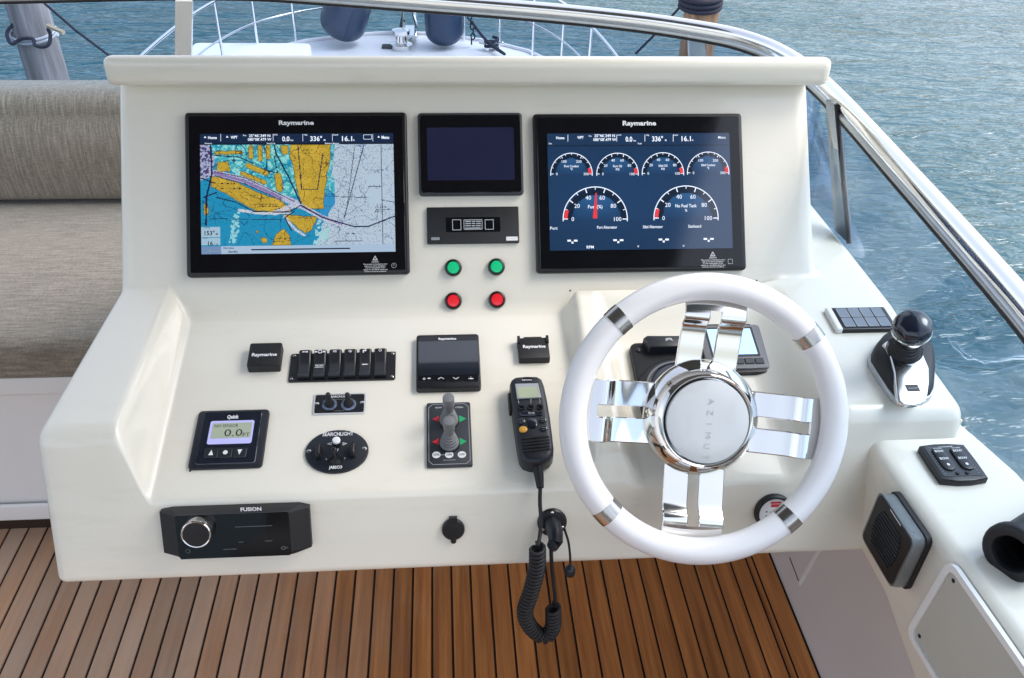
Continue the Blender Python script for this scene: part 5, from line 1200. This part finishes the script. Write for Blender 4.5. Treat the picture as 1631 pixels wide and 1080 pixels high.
for sx in (-1, 1):
    for k in range(10): b.flat(ell(sx * (hw - .009), hh - .012 - .0052 * k, .0007, .0007, 6), .0121)
    b.text('—', sx * (hw - .011), hh - .006, .0121, .004, width=.006)
b.flat([(-.010, hh - .005), (.014, hh - .0035), (.012, hh - .006), (-.006, hh - .0062)], .0121)
b.build('indicator_dots', PRINTG, t, 0)
for sx in (-1, 1): b = MB(); b.lathe([(.0028, .0115), (.0024, .014)], (sx * .007, -hh + .009), 10); b.build('button', BLK, t)

# loudspeaker on the inner wall
ZS = lambda x, y: (1180 + x * 451 / 1522, 760 + y * 320 / 1080)
qs = [ZS(800, 62), ZS(1010, 340), ZS(880, 620), ZS(655, 315)]     # outer corners at the face: top-fwd, top-aft, bottom-aft, bottom-fwd
f0 = WL.at(*WL.uv(1425, 860, .02)); t = thing('loudspeaker', 'square black loudspeaker with silver edged grille on the side wall', 'loudspeaker', f0)
def gs(x, y, w): return f0.uv(*ZS(x, y), w)
Wb = [gs(822, 62, .006), gs(1018, 345, .006), gs(888, 618, .006), gs(690, 335, .006)]
Fc = [gs(748, 66, .034), gs(935, 352, .034), gs(812, 606, .034), gs(645, 318, .034)]
def quadr(Q, d, r, n=3):
    Q = [np.array(q) for q in Q]
    if area([tuple(q) for q in Q]) < 0: Q = Q[::-1]
    Q = [np.array(q) for q in inset([tuple(q) for q in Q], d)]; out = []
    for i in range(4): out += [tuple(q) for q in corner(Q[i - 1], Q[i], Q[(i + 1) % 4], r, n + 1)]
    return out
b = MB(); b.prism(quadr(Wb, 0, .012), .0003, .008, .001, 1); b.build('gasket', RUB, t)
a_, c_ = quadr(Wb, .002, .012), quadr(Fc, 0, .012)
k0 = min(range(len(c_)), key=lambda k: sum(math.dist(a_[j], c_[(j + k) % len(c_)]) for j in range(len(a_)))); c_ = c_[k0:] + c_[:k0]
b = MB(); b.loft([[(*p, .007) for p in a_], [(p[0] * .55 + q[0] * .45, p[1] * .55 + q[1] * .45, .024) for p, q in zip(a_, c_)], [(p[0] * .15 + q[0] * .85, p[1] * .15 + q[1] * .85, .0315) for p, q in zip(a_, c_)], [(*q, .034) for q in c_]]); b.build('silver_shell', DSILV, t, 45)
b = MB(); b.prism(inset(c_, .003), .0335, .0352, .0008, 1); b.build('grille', BLKS, t)
cen = np.mean([np.array(q) for q in Fc], 0); du = (np.array(Fc[1]) - np.array(Fc[0])) * .5; dv = (np.array(Fc[3]) - np.array(Fc[0])) * .5
for k in range(11):
    s = -.62 + 1.24 * k / 10; h_ = .66 * math.sqrt(max(0, 1 - s * s * 1.15)); p0 = cen + du * -h_ + dv * s; p1_ = cen + du * h_ + dv * s
    b = MB(); b.tube([(p0[0], p0[1], .0354), (p1_[0], p1_[1], .0354)], .0017, 6); b.build('grille_bar', BLK, t)
b = MB(); p0 = np.array(gs(830, 218, .036)); dd = du / np.linalg.norm(du); nn = np.array([-dd[1], dd[0]]); b.flat([tuple(p0 - dd * .014 - nn * .0008), tuple(p0 + dd * .014 - nn * .0008), tuple(p0 + dd * .014 + nn * .0008), tuple(p0 - dd * .014 + nn * .0008)], .0356); b.build('badge', PRINT, t, 0)

# black tubular holder at the shelf edge
mc = np.array(depth(1611, 882, 1.07)); axd = .70 * (mc - CAM) / np.linalg.norm(mc - CAM) + .62 * WM[0] + .42 * WM[1]; axd /= np.linalg.norm(axd)
t = thing('tube_holder', 'black open ended tube clamped on the lower shelf edge', 'tube holder', tuple(mc))
def axial(prof, seg=28):
    z = Vector(axd); x = Vector((1, 0, 0)); x = (x - z * x.dot(z)).normalized(); y = z.cross(x); b = MB()
    b.M = Matrix(((x.x, y.x, z.x, 0), (x.y, y.y, z.y, 0), (x.z, y.z, z.z, 0), (0, 0, 0, 1))); b.loft([[(r * math.cos(2 * math.pi * k / seg), r * math.sin(2 * math.pi * k / seg), h) for k in range(seg)] for r, h in prof]); return b
axial([(r * 1.12, h) for r, h in [(.0195, .10), (.0195, .006), (.0200, .002), (.0215, -.0015), (.030, -.002), (.0325, .000), (.0335, .004), (.0330, .012), (.0285, .016), (.0275, .02), (.0275, .26)]]).build('tube', BLKS, t, 40)
fz = LOWZ - mc[2]
b = MB(); b.box((.020, .008, fz + .004), (.040, .030, -.018)); b.box((.012, .000, fz + .0005), (.056, .038, fz + .006)); b.build('clamp_foot', BLK, t)

# =================================================================== BENCH ON THE LEFT
xL, xR_ = -2.2, -0.575
bench = thing('bench', 'white bench base with panelled front left of the console', 'bench', (-1.3, 1.7, 0))
Mb = Matrix.Translation((1.3, -1.7, 0))
zt_ = float(aty(20, 600, 1.62)[2]); zl = float(aty(20, 626, 1.63)[2]); zk = float(aty(20, 820, 1.65)[2]); zm = float(aty(20, 800, 1.64)[2])
def xbar(b, prof, x0=xL, x1=xR_): b.loft([[(x0, *p) for p in prof], [(x1, *p) for p in prof]])
b = MB(); xbar(b, [(1.645, zk), (1.645, zl), (2.62, zl), (2.62, zk)][::-1]); b.build('front_panel', GELW, bench, M=Mb)
b = MB(); xbar(b, corner(np.array([1.64, zl]), np.array([1.615, zl + .002]), np.array([1.615, zt_]), .008, 4) + corner(np.array([1.615, zl]), np.array([1.615, zt_]), np.array([2.0, zt_]), .010, 5) + [np.array([2.62, zt_]), np.array([2.62, zl + .002])]); b.build('top_lip', GELW, bench, M=Mb)
b = MB(); xbar(b, corner(np.array([1.66, zk]), np.array([1.628, zk]), np.array([1.628, zm]), .006, 4) + corner(np.array([1.628, zk]), np.array([1.628, zm]), np.array([1.66, zm]), .006, 4)); b.build('bottom_trim', GELW, bench, M=Mb)
b = MB(); xbar(b, [(1.69, .0005), (1.69, zk + .004), (2.6, zk + .004), (2.6, .0005)][::-1]); b.build('kick_board', KICK, bench, M=Mb)
b = MB(); xbar(b, [(2.622, .0005), (2.622, .82), (2.70, .82), (2.70, .0005)][::-1]); b.build('back_board', GELW, bench, M=Mb)
# cushions: profile extruded with soft ends
def cushion(name, label, prof, x0, x1, m, puff=.012):
    c = (x0 + x1) / 2; b = MB(); rg = []
    pm = np.mean(prof, 0)
    r = .035
    for k in range(6):
        a = math.pi / 2 * (5 - k) / 5; rg.append([(x0 + r - r * math.sin(a) - c, *(q + (pm - q) / np.linalg.norm(pm - q) * r * .8 * (1 - math.cos(a)))) for q in prof])
    for k in range(6):
        a = math.pi / 2 * k / 5; rg.append([(x1 - r + r * math.sin(a) - c, *(q + (pm - q) / np.linalg.norm(pm - q) * r * .8 * (1 - math.cos(a)))) for q in prof])
    b.loft(rg); o = b.build(name, m, None, 50); o.location = (c, 0, 0); return tag(o, label, 'cushion')
zs = float(aty(60, 540, 1.60)[2]); zs2 = zs
A_ = [np.array(q) for q in [(1.60, zt_ + .003), (1.585, zs), (2.46, zs - .03), (2.50, zt_ + .003)]]
prof = corner(A_[3], A_[0], A_[1], .02, 5) + corner(A_[0], A_[1], A_[2], .035, 9) + [A_[1] + (A_[2] - A_[1]) * s + np.array([0, .012 * math.sin(math.pi * s)]) for s in (.3, .5, .7)] + corner(A_[1], A_[2], A_[3], .03, 5) + corner(A_[2], A_[3], A_[0], .02, 4)
cushion('seat_cushion', 'taupe woven seat cushion on the white bench', prof, xL, xR_ + .01, CLOTHH)
yb = 2.32; zb0 = zs - .02; zbt = float(aty(60, 131, yb + .05)[2])
A_ = [np.array(q) for q in [(yb - .05, zb0 + .012), (yb - .01, zbt - .005), (yb + .17, zbt - .03), (yb + .17, zb0 + .012)]]
prof = corner(A_[3], A_[0], A_[1], .03, 6) + [A_[0] + (A_[1] - A_[0]) * s + np.array([-.02 * math.sin(math.pi * s), 0]) for s in (.3, .5, .7)] + corner(A_[0], A_[1], A_[2], .07, 10) + corner(A_[1], A_[2], A_[3], .03, 5) + corner(A_[2], A_[3], A_[0], .03, 5)
cushion('backrest_cushion', 'taupe woven backrest cushion rounded along its top edge', prof, xL, xR_ - .13, CLOTHV)

# =================================================================== WINDSCREEN
ZRAIL = 1.22
tops = [atz(*q, ZRAIL) for q in [(500, -8), (700, -2), (850, 12), (1000, 25), (1100, 43), (1180, 65), (1250, 85), (1325, 130), (1631, 475)]]
ins = [atz(*q, ZRAIL) for q in [(500, 5), (640, 15), (850, 28), (1100, 63), (1210, 85)]]
RPX = [(0, -15), (250, -20), (400, -19), (500, -13), (640, -3), (850, 13), (1000, 28), (1100, 42), (1180, 58), (1250, 86), (1318, 138), (1450, 280), (1631, 482)]
RC = [(-2.3, 1.50), (-2.05, 1.90), (-1.6, 2.15)] + [tuple(atz(*q, ZRAIL)[:2]) for q in RPX] + [(.64, .60), (.62, .30)]
rp = [np.array([q[0], q[1], ZRAIL]) for q in catmull(RC, 8)]
ws = thing('windscreen', 'wraparound tinted windscreen with polished rail along its top', 'windscreen', (0, 1.5, 1.0))
Mw = Matrix.Translation((0, -1.5, -1.0))
b = MB(); b.tube([tuple(p) for p in rp], .0150, 16); b.build('rail', RAILM, ws, 60, M=Mw)
nrm = []
for i in range(len(rp)):
    d = rp[min(i + 1, len(rp) - 1)] - rp[max(i - 1, 0)]; d /= np.linalg.norm(d); nrm.append(np.array([-d[1], d[0], 0]) * -1)   # towards inside
cen_ = np.array([-.6, 1.0, 0])
nrm = [n_ if (cen_ - p * [1, 1, 0]) @ n_ > 0 else -n_ for n_, p in zip(nrm, rp)]
def offs(d, dz): return [p + n_ * d + np.array([0, 0, dz]) for p, n_ in zip(rp, nrm)]
b = MB(); b.tube([tuple(p) for p in offs(.006, -.0175)], .0065, 8); b.build('channel', SILV, ws, 60, M=Mw)
b = MB(); b.tube([tuple(p) for p in offs(.008, -.0250)], .0038, 8); b.build('gasket', RUB, ws, 60, M=Mw)
# glass: from the gasket down and out to the moulding
low = []
for i, p in enumerate(rp):
    y = p[1]; k = 1 - sstep(1.5, 1.85, y)
    tgt = p - nrm[i] * (.06 * k + .42 * (1 - k)); z = 1.0 * k + .62 * (1 - k)
    if k > .5 and y < 1.6 and p[0] > 0: tgt = np.array([x_out(y) - .004, y, 0]); z = (z_sh(y) if y > .95 else LOWZ) - .004
    low.append(np.array([tgt[0], tgt[1], z]))
gt = offs(.004, -.029); ge = offs(.009, -.029)
low_in = [q + n_ * .005 for q, n_ in zip(low, nrm)]
# the glass is cut by the pillars into panes
ip = min(range(len(rp)), key=lambda i: abs(rp[i][1] - 1.55) + (5 if rp[i][0] < 0 else 0))
def pane(i0, i1):
    b = MB(); b.loft([[tuple(gt[i]), tuple(ge[i]), tuple(low_in[i]), tuple(low[i])] for i in range(i0, i1 + 1)]); b.build('glass_pane', GLASS, ws, 30, M=Mw)
pane(0, ip); pane(ip + 1, len(rp) - 1)
# pillar beside the console: polished strip and black seal
pt_, pb_ = offs(.012, -.03)[ip], low[ip] + nrm[ip] * .012
T0, T1 = onplane(1315, 160, pt_, np.array([1, 0, .35])), onplane(1329, 165, pt_, np.array([1, 0, .35])); B0, B1 = SH.pt(*SH.uv(1329, 366, .0), .0), SH.pt(*SH.uv(1349, 386, .0), .0)
dv_ = np.array([-.010, 0, -.003])
b = MB(); b.loft([[tuple(T0), tuple(T1), tuple(T1 - dv_), tuple(T0 - dv_)], [tuple(B0), tuple(B1), tuple(B1 - dv_), tuple(B0 - dv_)]]); b.build('pillar', mat('dull_pillar_steel', (0.34, 0.33, 0.33), .16, metal=1.0, noise=(9, .3)), ws, 30, M=Mw)
b = MB(); b.tube([tuple(T1 + [.002, -.004, 0]), tuple(B1 + [.002, -.004, 0])], .004, 6); b.build('pillar_seal', RUB, ws, M=Mw)
# white mullions seen through the front glass
for (xa_, xb2, yt_, xb3, xb4) in ((279, 306, 4, 278, 304), (1097, 1121, 60, 1100, 1128)):
    i = min(range(len(rp)), key=lambda i: np.linalg.norm(rp[i][:2] - atz((xa_ + xb2) / 2, yt_, ZRAIL - .03)[:2]))
    y0 = offs(.02, 0)[i][1]; q = [aty(xa_, yt_ - 2, y0), aty(xb2, yt_ - 2, y0), aty(xb4, 120, y0 + .16), aty(xb3, 120, y0 + .16)]; th = np.array([0, .022, .008])
    b = MB(); b.loft([[tuple(q[0]), tuple(q[1]), tuple(q[1] + th), tuple(q[0] + th)], [tuple(q[3]), tuple(q[2]), tuple(q[2] + th), tuple(q[3] + th)]]); b.build('mullion', GELW, ws, 30, M=Mw)
# flybridge moulding under the glass
fm = thing('flybridge_moulding', 'white outer moulding of the flybridge below the windscreen glass', 'boat moulding', (0, 2.5, .3))
Mf = Matrix.Translation((0, -2.5, -.3))
b = MB(); rg = []
for p, n_ in zip(low, nrm):
    if p[1] < .35 or (p[0] > 0 and p[1] < 1.72): continue
    zd = -.012 - .30 * (1 - sstep(1.75, 2.0, p[1])) * (p[0] > 0)
    rg.append([tuple(p + n_ * .05 + np.array([0, 0, zd])), tuple(p - n_ * .012 + np.array([0, 0, zd])), tuple(p - n_ * .06 + np.array([0, 0, zd - .29])), tuple(p - n_ * .08 + np.array([0, 0, -.9])), tuple(p + n_ * .02 + np.array([0, 0, -.9]))])
b.loft(rg); b.build('shell', GELW, fm, 40, M=Mf)

# =================================================================== FOREDECK AND BOW
ZD = -1.2; XCB = -.45
hw_y = [(2.9, 1.95), (5.0, 2.05), (7.0, 2.05), (8.5, 1.92), (9.3, 1.72), (9.8, 1.45), (10.15, 1.05), (10.35, .62), (10.45, .28), (10.47, .05)]
ring = [(XCB + h, y) for y, h in hw_y] + [(XCB - h, y) for y, h in hw_y[::-1]]
hull = thing('yacht_foredeck', 'white foredeck of the yacht ahead of the windscreen', 'boat deck', (XCB, 8, ZD))
Mh = Matrix.Translation((-XCB, -8, -ZD))
def hull_ring(z, s, dy): return [(XCB + (x - XCB) * s, 2.2 + (y - 2.2) * dy, z) for x, y in ring]
b = MB(); b.loft([hull_ring(-2.9, .80, .90), hull_ring(-2.2, .88, .94), hull_ring(ZD - .10, .985, .995), hull_ring(ZD - .02, 1, 1), hull_ring(ZD, .985, .997)]); b.build('hull_and_deck', HULLW, hull, 40, M=Mh)
b = MB(); tr = [(x * 1, y) for x, y in ring]; b.tube([(XCB + (x - XCB) * .985, 2.2 + (y - 2.2) * .997, ZD + .01) for x, y in ring], .025, 8); b.build('toe_rail', HULLW, hull, M=Mh)
# coachroof down from the flybridge
b = MB(); rg = []
for y, h, z in ((2.95, 1.35, .1), (4.2, 1.5, -.15), (5.6, 1.55, -.55), (6.8, 1.35, -.9), (7.4, 1.2, -1.15)):
    q = corner(np.array([-h, ZD + .005]), np.array([-h + .12, z]), np.array([h - .12, z]), .15, 5) + corner(np.array([-h + .12, z]), np.array([h - .12, z]), np.array([h, ZD + .005]), .15, 5)
    rg.append([(XCB - h, y, ZD + .005)] + [(XCB + a[0], y, a[1]) for a in q] + [(XCB + h, y, ZD + .005)])
b.loft(rg); b.build('coachroof', HULLW, hull, 40, M=Mh)
# sun pad cushion at the edge of view
pc_ = atz(452, 79, ZD + .10); t_ = MB(); t_.rbox(-.95, .28, -.55, .12, 0, .14, .08, .04, 3, 5); o = t_.build('sunpad_cushion', FOAMW); o.location = (pc_[0], pc_[1], ZD + .003); tag(o, 'white sunpad cushion on the port side of the foredeck', 'cushion')
# fenders
def fender(px, py, wpx, lean, label):
    base = atz(px, py, ZD); dist = (WM @ (base - CAM))[2]; r = wpx / 2 * dist / FPX; L_ = r * 4.6
    o = thing('fender', label, 'fender', (base[0], base[1], ZD), 'navy fenders standing on the foredeck')
    lm = Matrix.Translation((0, 0, .01 + r * abs(math.sin(lean)) * .6)) @ Matrix.Rotation(lean, 4, 'Y') 
    b = MB(); b.M = lm; pr = [(r * .10, 0)] + [(r * math.sin(a), r * .75 * (1 - math.cos(a))) for a in np.linspace(.3, math.pi / 2, 7)] + [(r, L_ * .5)] + [(r * math.sin(a), L_ - r * .75 * (1 - math.cos(a))) for a in np.linspace(math.pi / 2, .3, 7)]
    b.lathe(pr, (0, 0), 24); b.build('body', FENDM, o, 50)
    b = MB(); b.M = lm; b.lathe([(r * .22, L_ - .02), (r * .22, L_ + .08), (r * .12, L_ + .11)], (0, 0), 12); b.build('eye', FENDM, o)
    return o
fender(540, 71, 72, R(20), 'navy fender leaning to the right on the port foredeck'); fender(709, 74, 60, R(-2), 'upright navy fender on the starboard foredeck')
# windlass
wl_ = atz(640, 77, ZD); t = thing('anchor_windlass', 'small chrome windlass and roller near the bow tip', 'windlass', (wl_[0], wl_[1], ZD))
b = MB(); b.lathe([(.12, .001), (.12, .05), (.07, .07), (.06, .14), (.10, .16), (.10, .20), (.03, .21)], (0, 0), 18); b.build('drum', CHROME, t)
b = MB(); b.box((.0, .15, .03), (.16, .55, .10)); b.box((.0, .5, .03), (.03, .60, .42)); b.box((.13, .5, .03), (.16, .60, .42)); b.tube([(-.02, .45, .1), (.06, .62, .5), (.16, .45, .12)], .02, 6); b.build('roller', CHROME, t)
b = MB(); b.rbox(-.22, -.10, -.02, .12, .001, .012, .01); b.build('foot_switch', RUB, t)
# bow rail
br = thing('bow_rail', 'polished bow rail on stanchions round the foredeck', 'railing', (XCB, 8, ZD))
HR = .72
def edge_pt(y, s):  # s -1 port, +1 starboard
    ys = [a for a, _ in hw_y]; hs = [c for _, c in hw_y]; return np.array([XCB + s * (np.interp(y, ys, hs) - .10), y - .05, ZD])
path_pts = [edge_pt(y, -1) for y in (5.2, 6.2, 7.2, 8.2, 9.0, 9.6, 10.0, 10.25)] + [np.array([XCB - .25, 10.33, ZD]), np.array([XCB + .25, 10.33, ZD])] + [edge_pt(y, 1) for y in (10.25, 10.0, 9.6, 9.0, 8.2, 7.2, 6.2, 5.2)]
pp = catmull(path_pts, 5)
for hz, rr_, nm in ((HR, .016, 'top_rail'), (HR * .5, .010, 'mid_rail')):
    b = MB(); b.tube([(p[0], p[1], p[2] + hz) for p in pp], rr_, 8); b.build(nm, RAILM, br, 60, M=Matrix.Translation((-XCB, -8, -ZD)))
for i, p in enumerate(path_pts):
    if i in (8, 9): continue
    b = MB(); b.tube([(p[0], p[1], ZD), (p[0], p[1], ZD + HR)], .014, 8); b.build('stanchion', RAILM, br, 60, M=Matrix.Translation((-XCB, -8, -ZD)))
# mooring chain and cleat on the starboard bow
ct = np.array([.36, 10.02, ZD]); b = MB()
for k in range(14):
    z0 = ZD + .07 + k * .052; off = .02 * math.sin(k * .9); c = np.array([ct[0] + off, ct[1] - .08, z0]); fl = k % 2
    b.tube([tuple(c + np.array([(math.cos(a) * .022 if fl else 0), (0 if fl else math.cos(a) * .022), math.sin(a) * .036])) for a in np.linspace(0, 2 * math.pi, 11)[:-1]], .008, 5, True)
o = b.build('mooring_chain', ROPED); tag(o, 'dark chain hanging from the bow rail beside the upright fender', 'chain')
clp = atz(783, 80, ZD); t = thing('deck_cleat', 'steel cleat with dark line on the starboard foredeck', 'cleat', (clp[0], clp[1], ZD))
b = MB(); b.tube([(-.14, .02, .08), (0, 0, .07), (.14, -.02, .08)], .018, 8); b.lathe([(.03, .001), (.02, .07)], (-.05, 0), 8); b.lathe([(.03, .001), (.02, .07)], (.05, 0), 8); b.build('horn', CHROME, t)
b = MB(); b.tube([(.07 * math.cos(a), .05 * math.sin(a), .02 + .008 * a) for a in np.linspace(0, 14, 60)], .018, 6); b.build('line_turns', ROPED, t)
b = MB(); b.tube([tuple(q) for q in catmull([np.array([.36, 9.95, ZD + .28]), np.array([.50, 9.7, ZD + .16]), np.array([.70, 9.5, ZD + .06]), clp + np.array([-.02, 0, .06])], 8)], .016, 6)
tag(b.build('mooring_line', ROPED), 'dark mooring line running from the chain to the starboard cleat', 'rope')

# =================================================================== PILINGS
def piling(px, py, d, rad, zt0, m, label, nrm_=18):
    p = depth(px, py, d); t = thing('piling', label, 'piling', (p[0], p[1], -2.75), 'wooden mooring pilings')
    b = MB(); rg = []
    for z in np.linspace(-.6, zt0 + 2.75, 14):
        rg.append([(rad * (1 + .05 * math.sin(3 * a + z) + .03 * math.sin(5 * a + 2 * z)) * (1.06 - .02 * z) * math.cos(a) + .02 * math.sin(z), rad * (1 + .05 * math.sin(3 * a + z)) * (1.06 - .02 * z) * math.sin(a), z) for a in np.linspace(0, 2 * math.pi, nrm_ + 1)[:-1]])
    b.loft(rg); b.build('post', m, t, 60); return t, p
GP = pile_mat('weathered_grey_timber', (0.16, 0.145, 0.145), (0.40, 0.37, 0.37)); BP = pile_mat('brown_timber', (0.17, 0.09, 0.05), (0.40, 0.26, 0.17))
t1, p1 = piling(56, 62, 7.6, .165, 1.9, GP, 'weathered grey piling with ropes on the far left')
def wrap(p, rad, pxpy, d0, turns, r, m, parent_label, cat, sag=.03, ph=0):
    b = MB(); z0 = depth(*pxpy, d0)[2]
    pts = [(p[0] + (rad + r * .8) * math.cos(a + ph), p[1] + (rad + r * .8) * math.sin(a + ph), z0 + r * 2.1 * a / (2 * math.pi) + sag * math.sin(a)) for a in np.linspace(0, 2 * math.pi * turns, int(24 * turns))]
    b.tube(pts, r, 6); o = b.build('mooring_rope', m, None, 60); return o
tag(wrap(p1, .175, (60, 58), 7.6, 2.0, .013, ROPEL, '', ''), 'pale rope wrapped twice round the grey piling', 'rope')
b = MB(); b.tube([tuple(depth(x, y, 7.40)) for x, y in catmull([(44, -6), (36, 22), (13, 48), (13, 62), (20, 70), (34, 62), (52, 62), (56, 72), (68, 75), (78, 70), (80, 55), (76, 46)], 6)], .015, 6)
tag(b.build('mooring_rope', ROPED), 'dark rope looped loosely over the grey piling', 'rope')
b = MB(); q0 = depth(76, 41, 7.40); q1 = depth(101, 52, 7.35); b.tube([tuple(q0), tuple(q1)], .020, 6); tag(b.build('wooden_stick', mat('pale_stick', (.55, .44, .30), .7, noise=(20, .2))), 'short pale stick poking out beside the grey piling', 'stick')
b = MB(); b.tube([tuple(depth(58, -6, 6.4)), tuple(depth(120, 48, 6.6)), tuple(depth(176, 90, 6.8))], .010, 6); tag(b.build('mooring_line', ROPED), 'dark mooring line slanting across the water on the left', 'rope')
t2, p2 = piling(1112, 30, 8.6, .165, .65, BP, 'brown piling beyond the windscreen with dark rope round its head')
o = wrap(p2, .178, (1112, 12), 8.6, 3.0, .022, ROPED, '', '', .02); tag(o, 'dark rope wound round the head of the brown piling', 'rope')
b = MB(); b.tube([tuple(depth(1086, 8, 8.5)), tuple(depth(1050, 48, 8.6)), tuple(depth(1012, 86, 8.7))], .013, 6); tag(b.build('mooring_line', ROPED), 'dark mooring line slanting down from the brown piling', 'rope')

# hardtop over the helm: it shades the console and shows dark in the glossy screens
ht = thing('hardtop', 'hardtop roof above the flybridge outside the picture', 'roof', (-.45, -.2, 2.4))
b = MB(); b.rbox(-.85, 1.38, -.50, 1.97, -.08, .0, .25, .03, 3, 6, bot=.04); b.build('roof_panel', ROOFM, ht)
for sx in (-.75, 1.2):
    b = MB(); b.tube([(sx, -.5, -.06), (sx, -1.2, -1.2), (sx, -1.4, -2.42)], .06, 10); b.build('roof_leg', GELW, ht)

# unseen bench added behind the camera so the glossy fronts reflect something dark
hb = thing('added_bench', 'unseen taupe bench added behind the camera for dark reflections', 'seat', (-.05, -.95, 0))
b = MB(); b.rbox(-.62, .62, -.28, .26, .001, .46, .06, .01, 2); b.build('seat_base', GELW, hb)
b = MB(); b.rbox(-.64, .64, -.30, .30, .462, .60, .08, .05, 4, 5); b.build('seat', CLOTHH, hb)
b = MB(); b.rbox(-.64, .64, -.44, -.29, .50, 1.12, .06, .05, 4, 5); b.build('backrest', CLOTHV, hb)
